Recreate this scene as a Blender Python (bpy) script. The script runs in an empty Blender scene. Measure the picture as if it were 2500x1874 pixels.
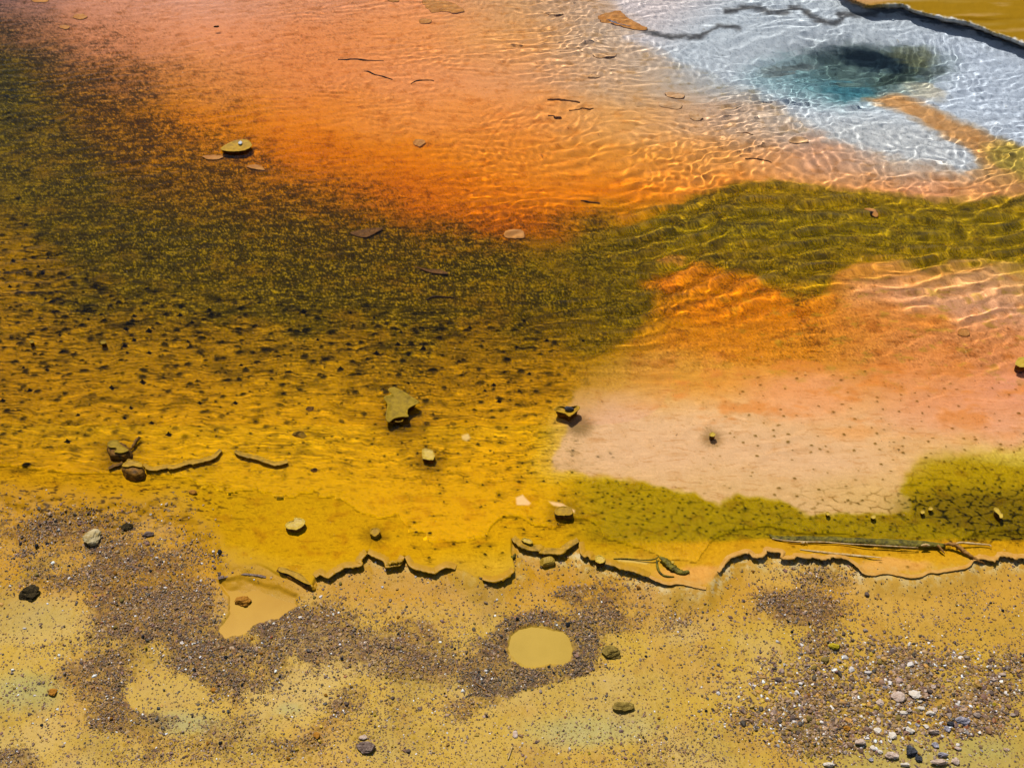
import bpy, math, random
import numpy as np
from mathutils import Vector

# ------------------------------------------------------------------ camera, sky, sun, exposure
R = math.radians
sc = bpy.context.scene
COL = sc.collection
CAM_H, PITCH, HALF = 4.0, R(42), 0.459
W0, H0 = 2500.0, 1874.0
FPX = (W0 / 2) / HALF
cam = bpy.data.cameras.new("Camera")
cam_ob = bpy.data.objects.new("Camera", cam)
COL.objects.link(cam_ob)
cam_ob.location = (0, 0, CAM_H)
cam_ob.rotation_euler = (R(90) - PITCH, 0, 0)
cam.sensor_fit = 'HORIZONTAL'
cam.angle = 2 * math.atan(HALF)
cam.clip_start, cam.clip_end = 0.05, 2000
sc.camera = cam_ob

SUN_EL, SUN_AZ = R(64), R(24)          # sun beyond the spring, a little to the left
world = bpy.data.worlds.new("World")
sc.world = world
world.use_nodes = True
bg = world.node_tree.nodes['Background']
sky = world.node_tree.nodes.new('ShaderNodeTexSky')
sky.sky_type = 'NISHITA'
sky.sun_disc = False
sky.sun_elevation = SUN_EL
sky.sun_rotation = -SUN_AZ
world.node_tree.links.new(sky.outputs[0], bg.inputs[0])
bg.inputs[1].default_value = 0.07
sun = bpy.data.lights.new("Sun", 'SUN')
sun.energy = 4.6
sun.angle = R(0.5)
sun.color = (1.0, 0.96, 0.90)
sun.cycles.is_caustics_light = True
sun_ob = bpy.data.objects.new("Sun", sun)
COL.objects.link(sun_ob)
SUN_DIR = Vector((-math.sin(SUN_AZ) * math.cos(SUN_EL), math.cos(SUN_AZ) * math.cos(SUN_EL), math.sin(SUN_EL)))
sun_ob.rotation_euler = SUN_DIR.to_track_quat('Z', 'Y').to_euler()
sc.view_settings.view_transform = 'Standard'
sc.view_settings.look = 'None'
sc.view_settings.gamma = 1
sc.view_settings.exposure = 0.68
ALB = 0.90
ALB_SHORE = 0.43                        # display brightness of a lit patch -> its albedo

rng = np.random.default_rng(7)
random.seed(7)
f32 = np.float32

# ------------------------------------------------------------------ numeric helpers
def lin(c):
    c = np.asarray(c, dtype=np.float32)
    return np.where(c <= 0.04045, c / 12.92, ((c + 0.055) / 1.055) ** 2.4)

def hx(s):
    s = s.lstrip('#')
    return np.array([int(s[i:i + 2], 16) / 255 for i in (0, 2, 4)], dtype=f32)

def ss(a, b, x):
    t = np.clip((x - a) / (b - a), 0, 1)
    return t * t * (3 - 2 * t)

def hsh(ix, iy, s):
    h = (ix.astype(np.int64) * 374761393 + iy.astype(np.int64) * 668265263 + s * 974711) & 0xffffffff
    h = ((h ^ (h >> 13)) * 1274126177) & 0xffffffff
    h = (h ^ (h >> 16)) & 0xffffffff
    return (h & 0xffffff).astype(f32) / f32(0xffffff)

def noise(x, y, s=0):
    """gradient noise, about -1..1"""
    ix = np.floor(x); iy = np.floor(y)
    fx = (x - ix).astype(f32); fy = (y - iy).astype(f32)
    ix = ix.astype(np.int32); iy = iy.astype(np.int32)
    ux = fx * fx * fx * (fx * (fx * 6 - 15) + 10)
    uy = fy * fy * fy * (fy * (fy * 6 - 15) + 10)
    def g(dx, dy):
        a = hsh(ix + dx, iy + dy, s) * f32(6.2831853)
        return np.cos(a) * (fx - dx) + np.sin(a) * (fy - dy)
    a = g(0, 0) * (1 - ux) + g(1, 0) * ux
    b = g(0, 1) * (1 - ux) + g(1, 1) * ux
    return (a * (1 - uy) + b * uy) * f32(1.5)

def fbm(x, y, o=4, s=0, g=0.55):
    t = 0; a = 1.0; n = 0
    for k in range(o):
        t = t + a * noise(x * 2 ** k + 13.1 * k, y * 2 ** k - 7.7 * k, s + k)
        n += a; a *= g
    return t / n * 1.4

def worley(x, y, s=0, jit=0.9, edge=True):
    ix = np.floor(x).astype(np.int32); iy = np.floor(y).astype(np.int32)
    f1 = np.full(x.shape, 9, f32); f2 = np.full(x.shape, 9, f32); cid = np.zeros(x.shape, f32)
    for dx in (-1, 0, 1):
        for dy in (-1, 0, 1):
            cx = ix + dx + 0.5 + jit * (hsh(ix + dx, iy + dy, s) - 0.5)
            cy = iy + dy + 0.5 + jit * (hsh(ix + dx, iy + dy, s + 1) - 0.5)
            d = np.sqrt((x - cx) ** 2 + (y - cy) ** 2).astype(f32)
            i = hsh(ix + dx, iy + dy, s + 2)
            m = d < f1
            f2 = np.where(m, f1, np.minimum(f2, d))
            cid = np.where(m, i, cid)
            f1 = np.where(m, d, f1)
    return f1, f2, cid

def catmull(pts, n_per=8, closed=False):
    P = np.array(pts, float)
    if closed:
        P = np.vstack([P[-1], P, P[0], P[1]])
    else:
        P = np.vstack([2 * P[0] - P[1], P, 2 * P[-1] - P[-2]])
    out = []
    for i in range(1, len(P) - 2):
        p0, p1, p2, p3 = P[i - 1], P[i], P[i + 1], P[i + 2]
        for t in np.arange(n_per) / n_per:
            out.append(0.5 * ((2 * p1) + (-p0 + p2) * t + (2 * p0 - 5 * p1 + 4 * p2 - p3) * t * t + (-p0 + 3 * p1 - 3 * p2 + p3) * t ** 3))
    if not closed:
        out.append(P[-2])
    return np.array(out)

def crop(x0, y0, k, pts):
    return [(x0 + a / k, y0 + b / k) for a, b in pts]

def at(px, py, z=0.0):
    """the point at height z that the photograph shows at pixel (px, py)"""
    u = (px - W0 / 2) / FPX; v = (py - H0 / 2) / FPX
    # camera axes: right x, forward (0,cos,-sin), up (0,sin,cos)
    d = np.array([u, math.cos(PITCH) - v * math.sin(PITCH), -math.sin(PITCH) - v * math.cos(PITCH)])
    t = (z - CAM_H) / d[2]
    return np.array([d[0] * t, d[1] * t, z])

def mpp(px, py):
    """metres per photo pixel (sideways) at that ground point"""
    p = at(px, py)
    return (p[1] * math.cos(PITCH) + CAM_H * math.sin(PITCH)) / FPX

def poly_sd(px, py, poly, margin=200, closed=True):
    """signed distance in pixels, positive inside (closed) / plain distance"""
    poly = np.array(poly, float)
    out = np.full(px.shape, -float(margin) if closed else float(margin), f32)
    m = (px > poly[:, 0].min() - margin) & (px < poly[:, 0].max() + margin) & (py > poly[:, 1].min() - margin) & (py < poly[:, 1].max() + margin)
    x = px[m].astype(f32); y = py[m].astype(f32)
    d = np.full(x.shape, margin ** 2, f32); ins = np.zeros(x.shape, bool)
    n = len(poly)
    for i in range(n if closed else n - 1):
        ax, ay = poly[i]; bx, by = poly[(i + 1) % n]
        ex, ey = bx - ax, by - ay
        L = ex * ex + ey * ey + 1e-9
        t = np.clip(((x - ax) * ex + (y - ay) * ey) / L, 0, 1)
        d = np.minimum(d, (x - ax - t * ex) ** 2 + (y - ay - t * ey) ** 2)
        if closed and ay != by:
            c = ((ay > y) != (by > y)) & (x < ex * (y - ay) / (by - ay) + ax)
            ins ^= c
    d = np.sqrt(d)
    out[m] = np.where(ins, d, -d) if closed else d
    return out

def ell(px, py, cx, cy, rx, ry, ang=0):
    c, s = math.cos(R(ang)), math.sin(R(ang))
    dx = px - cx; dy = py - cy
    return np.sqrt(((dx * c + dy * s) / rx) ** 2 + ((-dx * s + dy * c) / ry) ** 2)

def new_mesh(name, v, f, mats=(), smooth=True, parent=None, col=None):
    """v (n,3), f list of index arrays with equal length per array"""
    me = bpy.data.meshes.new(name)
    v = np.asarray(v, f32)
    if not isinstance(f, list):
        f = [f]
    f = [np.asarray(a, np.int32) for a in f if len(a)]
    me.vertices.add(len(v)); me.vertices.foreach_set('co', v.ravel())
    nl = sum(a.size for a in f); me.loops.add(nl)
    me.loops.foreach_set('vertex_index', np.concatenate([a.ravel() for a in f]))
    npol = sum(len(a) for a in f); me.polygons.add(npol)
    st = np.concatenate([np.full(len(a), a.shape[1]) for a in f]); st = np.concatenate([[0], np.cumsum(st)[:-1]]).astype(np.int32)
    me.polygons.foreach_set('loop_start', st)
    me.polygons.foreach_set('use_smooth', np.full(npol, smooth))
    if col is not None:
        ca = me.attributes.new('col', 'FLOAT_COLOR', 'POINT')
        ca.data.foreach_set('color', np.concatenate([col, np.ones((len(col), 1), f32)], 1).astype(f32).ravel())
    me.update(calc_edges=True); me.validate()
    for m in mats:
        me.materials.append(m)
    o = bpy.data.objects.new(name, me)
    COL.objects.link(o)
    o.cycles.is_caustics_receiver = True
    if parent is not None:
        o.parent = parent
    return o

def tag(o, label=None, cat=None, group=None, kind=None):
    if label: o['label'] = label
    if cat: o['category'] = cat
    if group: o['group'] = group
    if kind: o['kind'] = kind
    return o

def empty(name, loc):
    e = bpy.data.objects.new(name, None)
    e.empty_display_size = 0.05
    COL.objects.link(e); e.location = loc
    return e

# ------------------------------------------------------------------ materials
def base_mat(name):
    m = bpy.data.materials.new(name); m.use_nodes = True
    nt = m.node_tree
    return m, nt, nt.nodes['Principled BSDF']

def attr_mat(name, rough=0.5, grain=0.25, bump=0.3, scale=260, use_wet=False, spec=0.4):
    m, nt, p = base_mat(name)
    a = nt.nodes.new('ShaderNodeAttribute'); a.attribute_name = 'col'
    tc = nt.nodes.new('ShaderNodeNewGeometry')
    n = nt.nodes.new('ShaderNodeTexNoise'); n.inputs['Scale'].default_value = scale; n.inputs['Detail'].default_value = 3
    nt.links.new(tc.outputs['Position'], n.inputs['Vector'])
    mr = nt.nodes.new('ShaderNodeMapRange')
    mr.inputs['From Min'].default_value = 0.25; mr.inputs['From Max'].default_value = 0.75
    mr.inputs['To Min'].default_value = 1 - grain; mr.inputs['To Max'].default_value = 1 + grain
    nt.links.new(n.outputs['Fac'], mr.inputs['Value'])
    vm = nt.nodes.new('ShaderNodeVectorMath'); vm.operation = 'SCALE'
    nt.links.new(a.outputs['Color'], vm.inputs[0]); nt.links.new(mr.outputs[0], vm.inputs['Scale'])
    nt.links.new(vm.outputs[0], p.inputs['Base Color'])
    b = nt.nodes.new('ShaderNodeBump'); b.inputs['Strength'].default_value = bump; b.inputs['Distance'].default_value = 0.003
    nt.links.new(n.outputs['Fac'], b.inputs['Height']); nt.links.new(b.outputs[0], p.inputs['Normal'])
    p.inputs['Specular IOR Level'].default_value = spec
    if use_wet:
        w = nt.nodes.new('ShaderNodeAttribute'); w.attribute_name = 'rough'
        nt.links.new(w.outputs['Fac'], p.inputs['Roughness'])
        w2 = nt.nodes.new('ShaderNodeAttribute'); w2.attribute_name = 'spec'
        nt.links.new(w2.outputs['Fac'], p.inputs['Specular IOR Level'])
    else:
        p.inputs['Roughness'].default_value = rough
    return m

def two_tone(name, c1, c2, scale=30, rough=0.5, bump=0.5, c3=None, bd=0.006, k=1.0):
    m, nt, p = base_mat(name)
    tc = nt.nodes.new('ShaderNodeTexCoord')
    n = nt.nodes.new('ShaderNodeTexNoise'); n.inputs['Scale'].default_value = scale; n.inputs['Detail'].default_value = 6
    n.inputs['Roughness'].default_value = 0.65
    nt.links.new(tc.outputs['Object'], n.inputs['Vector'])
    cr = nt.nodes.new('ShaderNodeValToRGB')
    e = cr.color_ramp.elements
    e[0].position = 0.36; e[1].position = 0.62
    e[0].color = (*(lin(hx(c1)) * ALB_SHORE * k), 1); e[1].color = (*(lin(hx(c2)) * ALB_SHORE * k), 1)
    if c3:
        x = e.new(0.70); x.color = (*(lin(hx(c3)) * ALB_SHORE * k), 1)
    nt.links.new(n.outputs['Fac'], cr.inputs[0]); nt.links.new(cr.outputs[0], p.inputs['Base Color'])
    n2 = nt.nodes.new('ShaderNodeTexNoise'); n2.inputs['Scale'].default_value = scale * 3; n2.inputs['Detail'].default_value = 5
    nt.links.new(tc.outputs['Object'], n2.inputs['Vector'])
    b = nt.nodes.new('ShaderNodeBump'); b.inputs['Strength'].default_value = bump; b.inputs['Distance'].default_value = bd
    nt.links.new(n2.outputs['Fac'], b.inputs['Height']); nt.links.new(b.outputs[0], p.inputs['Normal'])
    p.inputs['Roughness'].default_value = rough
    p.inputs['Specular IOR Level'].default_value = 0.12
    return m

M = {
    'gold_cap': two_tone('gold_cap', '#a87c08', '#cc9c10', 40, 0.6, 0.4, '#d4ac24'),
    'green_cap': two_tone('green_cap', '#907206', '#b4900a', 30, 0.7, 0.4, '#c4a018'),
    'orange_cap': two_tone('orange_cap', '#c87828', '#e49a4c', 30, 0.5, 0.3),
    'gold_orange_cap': two_tone('gold_orange_cap', '#bc8a08', '#cc9408', 30, 0.45, 0.3),
    'rim': two_tone('rim', '#c49c20', '#e0bc44', 60, 0.4, 0.3),
    'brown_body': two_tone('brown_body', '#4a3008', '#a06c14', 35, 0.6, 0.8),
    'gold_body': two_tone('gold_body', '#94700a', '#cc9810', 35, 0.5, 0.5),
    'pale_orange': two_tone('pale_orange', '#d09434', '#dca650', 40, 0.5, 0.3),
    'dark_twig': two_tone('dark_twig', '#2c1c08', '#5c3c14', 60, 0.6, 0.7),
    'sunk_orange': two_tone('sunk_orange', '#c88030', '#dc9848', 30, 0.5, 0.2, k=1.4),
    'sunk_brown': two_tone('sunk_brown', '#5c3810', '#8c5c20', 50, 0.6, 0.5, k=1.4),
    'brown_twig': two_tone('brown_twig', '#8a5c1c', '#c48c40', 60, 0.6, 0.6),
    'pale_twig': two_tone('pale_twig', '#c89848', '#e8c890', 60, 0.5, 0.4),
    'green_twig': two_tone('green_twig', '#3c3606', '#8c7c14', 50, 0.5, 0.8),
    'beige_stone': two_tone('beige_stone', '#b09450', '#dcc898', 30, 0.7, 0.7),
    'moss': two_tone('moss', '#2c2410', '#5c4c28', 90, 0.9, 1.0, '#a88c5c', bd=0.012),
    'tuft': two_tone('tuft', '#1c1804', '#3c3408', 120, 0.9, 1.0),
    'cubestone': two_tone('cubestone', '#b08a20', '#d4ac3c', 40, 0.5, 0.7),
    'olive_stone': two_tone('olive_stone', '#6c5618', '#a88c3c', 60, 0.7, 1.0, '#c8b060'),
    'yellow_stone': two_tone('yellow_stone', '#b89a10', '#e8d024', 70, 0.6, 0.9, '#c07c18'),
    'pink_stone': two_tone('pink_stone', '#c0a088', '#e4ccb8', 60, 0.7, 0.9, '#f8ece4', k=1.08),
    'white_stone': two_tone('white_stone', '#dccab0', '#f0e4d4', 60, 0.7, 0.8, '#fffcf8', k=1.12),
    'grey_stone': two_tone('grey_stone', '#6c6870', '#c0b8c0', 70, 0.5, 1.0, '#f0ecf4', k=1.2),
    'dark_stone': two_tone('dark_stone', '#1c2024', '#54545c', 70, 0.4, 1.0, '#a8a4ac'),
    'mauve_stone': two_tone('mauve_stone', '#6c5448', '#a08878', 70, 0.7, 0.9),
    'tan_stone': two_tone('tan_stone', '#947830', '#c8ac5c', 60, 0.7, 0.9),
    'orange_stone': two_tone('orange_stone', '#9c6410', '#d08c24', 60, 0.7, 0.9),
    'red_stone': two_tone('red_stone', '#a84c2c', '#d87c4c', 60, 0.7, 0.7),
    'black_pebble': two_tone('black_pebble', '#101418', '#34363c', 80, 0.45, 0.8),
    'white_bit': two_tone('white_bit', '#b8b8b8', '#f0f0f0', 80, 0.4, 0.5),
    'pale_water_disc': two_tone('pale_water_disc', '#c8945c', '#dcb080', 30, 0.5, 0.2, k=1.5),
}

# ------------------------------------------------------------------ plan lines, in photograph pixels
C3 = lambda p: crop(650, 1280, 3.403, p)
C4 = lambda p: crop(1220, 1280, 3.814, p)
C5 = lambda p: crop(1750, 1280, 2.949, p)
EDGE_B = C3([(415, 440), (450, 410), (510, 440), (560, 405), (600, 385), (650, 355), (720, 350), (790, 335), (785, 300), (812, 262), (840, 240)])
EDGE_C = C3([(840, 240), (900, 265), (980, 300), (1000, 350), (1060, 340), (1110, 330), (1150, 270)])
EDGE_D = C3([(1150, 270), (1200, 345), (1260, 370), (1340, 390), (1400, 400), (1440, 375), (1500, 350), (1570, 372)])
EDGE_E = C3([(1795, 458), (1880, 468), (1960, 450), (2040, 400), (2065, 375)])
EDGE_F = C4([(110, 140), (180, 190), (290, 235), (370, 235), (385, 260), (500, 265), (570, 265), (640, 215), (740, 160)])
EDGE_G = C4([(740, 160), (750, 240), (780, 290), (830, 290), (850, 320), (890, 330)])
EDGE_H = C4([(960, 360), (1050, 375), (1140, 410), (1240, 430), (1320, 460), (1390, 490)])
EDGE_I = C4([(1390, 490), (1420, 505), (1500, 540), (1580, 560), (1640, 550), (1730, 560), (1850, 590), (1920, 605)])
EDGE_J = C5([(20, 345), (45, 300), (90, 240), (200, 200), (240, 205), (270, 230), (320, 228), (350, 205), (358, 180), (400, 190), (470, 200), (475, 240), (550, 240), (570, 225), (660, 235), (700, 230), (760, 245), (800, 240), (830, 230), (900, 235), (945, 255)])
EDGE_K = C5([(945, 255), (1010, 300), (1060, 350), (1130, 365), (1200, 350), (1280, 360), (1400, 380), (1480, 370), (1530, 345), (1600, 345), (1720, 325), (1810, 305), (1850, 262)])
EDGE_M = C5([(1850, 262), (1900, 240), (1980, 255), (2020, 245), (2040, 220), (2100, 225), (2150, 238), (2212, 235), (2400, 240), (2900, 260)])
SHORE = ([(-700, 1100), (-200, 1150), (0, 1195), (180, 1215), (330, 1215), (440, 1225), (500, 1290), (560, 1360), (640, 1385), (700, 1412), (750, 1430), (762, 1436)]
         + EDGE_B + EDGE_C[1:] + EDGE_D[1:] + [(1140, 1400), (1165, 1412)] + EDGE_E + [(1254, 1375), (1248, 1350)] + EDGE_F + EDGE_G[1:] + EDGE_H + EDGE_I[1:] + [(1745, 1410)]
         + EDGE_J + EDGE_K[1:] + EDGE_M[1:])
SHORE_POLY = SHORE + [(3300, 1380), (3300, -900), (-900, -900), (-900, 1100)]
MR = lambda p: crop(1650, 620, 2.59, p)
TM = lambda p: crop(825, 0, 2.59, p)
TR = lambda p: crop(1650, 0, 2.59, p)
TONGUE = [(1378, 952), (1440, 948), (1500, 962), (1570, 925), (1640, 900), (1750, 900), (2000, 880), (2250, 900), (2700, 880), (2700, 1060), (2500, 1080), (2420, 1110), (2330, 1130), (2250, 1120),
          (2215, 1150), (2205, 1190), (2240, 1225), (2235, 1255), (2100, 1258), (1985, 1262), (1900, 1225), (1800, 1215), (1762, 1238), (1700, 1205), (1560, 1182), (1440, 1165), (1362, 1150), (1350, 1128), (1362, 1090), (1378, 1045), (1365, 1000)]
GREEN = [(900, 640), (1100, 600), (1380, 575), (1540, 552), (1600, 520), (1690, 478), (1790, 452), (1900, 438), (2000, 452), (2080, 462), (2180, 478), (2300, 494), (2390, 500), (2450, 480), (2500, 468), (2800, 440),
         (2800, 660), (2500, 655), (2340, 640), (2260, 652), (2180, 622), (2100, 640), (2040, 680), (1990, 722), (1930, 740), (1890, 700), (1820, 665), (1740, 668), (1680, 660), (1600, 690), (1585, 760), (1520, 850), (1420, 870), (1250, 800), (1050, 700)]
WHITE = TR([(-420, 0), (-350, 60), (-220, 110), (-150, 200), (-300, 230), (-100, 330), (0, 400), (150, 420), (330, 480), (500, 560), (620, 660), (760, 760), (900, 830), (1050, 900), (1300, 960), (1500, 1010), (1700, 1060), (1830, 1090), (1900, 1040), (1870, 960), (1740, 900), (1600, 820), (1400, 700), (1250, 620), (1400, 590), (1560, 640), (1800, 760), (2000, 850), (2202, 900), (2600, 1000), (2600, 420), (2202, 290), (1400, 60), (1100, 20), (1050, -60), (-420, -60)])
LAND = TR([(1030, -30), (1120, 30), (1200, 62), (1430, 60), (1500, 92), (1700, 140), (1850, 172), (2000, 232), (2202, 300), (2700, 470), (3400, 600), (3400, -1500), (300, -1500), (700, -300)])
PUD = {
    'ring': [(1237, 1575), (1246, 1548), (1266, 1530), (1298, 1523), (1335, 1526), (1370, 1536), (1392, 1552), (1401, 1580), (1396, 1606), (1374, 1619), (1345, 1617), (1316, 1627), (1282, 1620), (1254, 1605)],
    'yellow': [(530, 1418), (580, 1408), (650, 1425), (724, 1446), (722, 1475), (680, 1505), (620, 1520), (590, 1545), (545, 1555), (534, 1530), (560, 1490), (555, 1450)],
}
GRAVEL = [(150, 1290, 190, 45, .75, 0), (250, 1370, 240, 90, .8, 0), (90, 1390, 110, 60, .6, 2), (380, 1490, 170, 110, .95, 0), (560, 1610, 200, 85, .95, 0), (250, 1640, 110, 110, .75, 0), (300, 1740, 120, 60, .8, 0), (800, 1560, 250, 90, .72, 0),
          (700, 1520, 130, 40, .9, 1), (1020, 1580, 230, 90, .68, 0), (1190, 1640, 70, 75, 1., 1), (1400, 1640, 75, 60, 1., 1), (1430, 1570, 45, 80, .95, 1), (1300, 1690, 90, 30, .95, 1), (1310, 1508, 90, 30, .8, 3), (1500, 1480, 120, 80, .62, 0),
          (1420, 1440, 60, 24, .8, 1), (1640, 1510, 130, 45, .4, 0), (1940, 1480, 115, 50, .95, 0), (2010, 1560, 70, 70, .6, 0), (2160, 1660, 270, 90, .72, 2), (2000, 1760, 230, 80, .75, 2), (2380, 1730, 90, 75, .95, 3), (2470, 1640, 80, 70, .75, 2),
          (2010, 1405, 130, 32, .5, 4), (700, 1790, 250, 80, .5, 0), (420, 1820, 220, 60, .42, 0), (900, 1720, 160, 60, .5, 0), (1000, 1830, 170, 50, .3, 2), (1600, 1820, 180, 60, .35, 2), (30, 1850, 60, 35, .9, 1), (170, 1700, 110, 60, .32, 0),
          (2250, 1500, 250, 45, .22, 2), (1740, 1600, 160, 70, .18, 2), (1130, 1730, 60, 40, .5, 0), (470, 1250, 120, 30, .25, 4), (2240, 1850, 60, 20, .3, 4), (1150, 1480, 330, 36, .16, 0), (120, 1560, 120, 30, .3, 0), (40, 1690, 50, 25, .4, 4), (2420, 1480, 120, 40, .25, 2)]

# ------------------------------------------------------------------ colour plan: substrate colours on a coarse lattice
GX = np.array([0, 250, 500, 750, 1000, 1250, 1500, 1750, 2000, 2250, 2500], float)
GY = np.array([0, 90, 190, 290, 380, 470, 560, 650, 750, 850, 940, 1030, 1120, 1210, 1300, 1400], float)
GC = [
 '8a6050 d08c68 dc9a78 d89064 e0925a d09c68 ccac90 c8bcb8 cdb8ae c8a088 c8a088',
 '7a502c c47c50 d88c5c d88448 dc8c4c d89858 c8ac90 bcbcbc b8b8b8 b0b0b4 b0b0b8',
 '56480e 9c6028 d0803c d88240 dc8c50 d8945c d0aa84 b0b4b4 8a9a9a a8acb0 a8b0ba',
 '5c4c0a 8a5a14 cc7818 d87c20 dc883c dc883c d49854 d0a884 b8b4ac b8b0a4 a8a8a8',
 '6a540a 8a5c0c a86a0c cc7010 d87c18 d88024 d48830 d49048 d09c78 c8b8a4 b88844',
 '6e580a 745408 90600a a8660c cc6c0c d87a18 d87c18 d88028 d48c44 d49060 c88c50',
 '8a6c0a 6e5608 7c5c08 8c5c08 9c6008 b8640c 9c7410 948010 9c8a10 a08c12 a08a14',
 'a8800a 7a6008 846608 846008 8c6208 8c6c08 8a7208 c47410 c88020 cc8a40 b89028',
 'b88c0a 9c7808 9c7808 8c6c08 946c08 946e08 a07c0a d07c14 cc8024 d89a70 d89c70',
 'b88a08 b48a08 b08608 b08808 a47c06 a88008 b88a18 cc8a28 c88424 d08848 d48e60',
 'b08408 bc8e08 bc8e08 c09408 b48806 bc8c08 c89430 d08c38 cc8c44 d08c54 d48e68',
 'ac8408 bc9008 c49608 c89a08 c49408 c69808 dcb078 dcb078 d4a266 d4a070 d49a6c',
 'bc8c0c c4940a cc9c0a cc9c0a cc9a08 d09c08 dcb884 dcb67c dab078 d4a458 ccae48',
 'c8940c c8960c c89c0c cc9e0a d09e08 d09e08 c49c10 ac900c b09410 c8a040 907c10',
 'cc9814 c49418 c89a14 d0a00c d4a20c d4a20c bc9410 9c8410 9c8410 94800e 84700c',
 'cc9c20 cc9c2c d0a02c d09e20 d4a020 d4a428 d4a030 d4a240 d8a84c d8a848 d4a040',
]
GCa = np.array([[hx(c) for c in r.split()] for r in GC])           # (rows, cols, 3)
# dark speckle strength on the same lattice rows (0..1)
GD = np.array([
 [.5, .2, .05, .25, .15, .1, .05, .05, .05, .1, .1],
 [.8, .5, .12, .3, .12, .08, .05, .05, .05, .05, .05],
 [.9, .85, .4, .22, .1, .08, .05, .05, .05, .05, .05],
 [.8, .95, .5, .22, .12, .1, .05, .03, .03, .05, .1],
 [.7, .95, .85, .35, .18, .12, .08, .05, .05, .05, .1],
 [.75, .9, .95, .75, .4, .2, .12, .05, .05, .05, .1],
 [.6, .95, .95, .95, .85, .55, .6, .6, .55, .55, .5],
 [.35, .85, .9, .95, .95, .85, .75, .5, .3, .15, .2],
 [.5, .75, .8, .9, .9, .82, .6, .3, .3, .12, .1],
 [.3, .35, .4, .5, .6, .55, .3, .25, .4, .25, .2],
 [.25, .2, .25, .3, .5, .35, .12, .2, .2, .12, .08],
 [.2, .15, .15, .15, .2, .15, .06, .06, .08, .06, .06],
 [.12, .08, .06, .06, .08, .06, .02, .03, .04, .05, .1],
 [.1, .05, .03, .02, .03, .04, .08, .1, .05, .08, .15],
 [.05, .03, .02, .02, .02, .03, .08, .1, .1, .2, .3],
 [0, 0, 0, 0, 0, 0, 0, 0, 0, 0, 0]], f32)

def bicub(grid, px, py):
    """smooth lookup of a lattice"""
    fx = np.interp(px, GX, np.arange(len(GX))); fy = np.interp(py, GY, np.arange(len(GY)))
    ix = np.clip(fx.astype(int), 0, len(GX) - 2); iy = np.clip(fy.astype(int), 0, len(GY) - 2)
    tx = (fx - ix).astype(f32); ty = (fy - iy).astype(f32)
    tx = tx * tx * (3 - 2 * tx) * .6 + tx * .4; ty = ty * ty * (3 - 2 * ty) * .6 + ty * .4
    if grid.ndim == 3:
        tx = tx[..., None]; ty = ty[..., None]
    return (grid[iy, ix] * (1 - tx) * (1 - ty) + grid[iy, ix + 1] * tx * (1 - ty) + grid[iy + 1, ix] * (1 - tx) * ty + grid[iy + 1, ix + 1] * tx * ty)

def mix(c, new, w):
    new = np.asarray(new, f32)
    w = w[..., None].astype(f32)
    return c * (1 - w) + new * w

# ------------------------------------------------------------------ base height (smooth) of bed and shore
def depth_plan(px, py):
    """water depth in metres over the bed, by plan position"""
    gy = np.array([-900, 0, 300, 500, 700, 850, 1000, 1120, 1220, 1330])
    left = np.interp(py, gy, [.07, .07, .06, .055, .05, .042, .030, .018, .006, .003])
    right = np.interp(py, gy, [.22, .20, .22, .22, .17, .10, .055, .036, .024, .013])
    t = ss(500, 1500, px)
    d = left * (1 - t) + right * t
    v = np.exp(-ell(px, py, 2090, 178, 230, 75, 4) ** 2 * 1.2)
    return d + v * .38

PY_LO, PY_HI, PX_LO, PX_HI, STEP = -170.0, 2010.0, -380.0, 2880.0, 2.3

def ray_y(py):
    v = (py - H0 / 2) / FPX
    return CAM_H * (math.cos(PITCH) - v * math.sin(PITCH)) / (math.sin(PITCH) + v * math.cos(PITCH))

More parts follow.
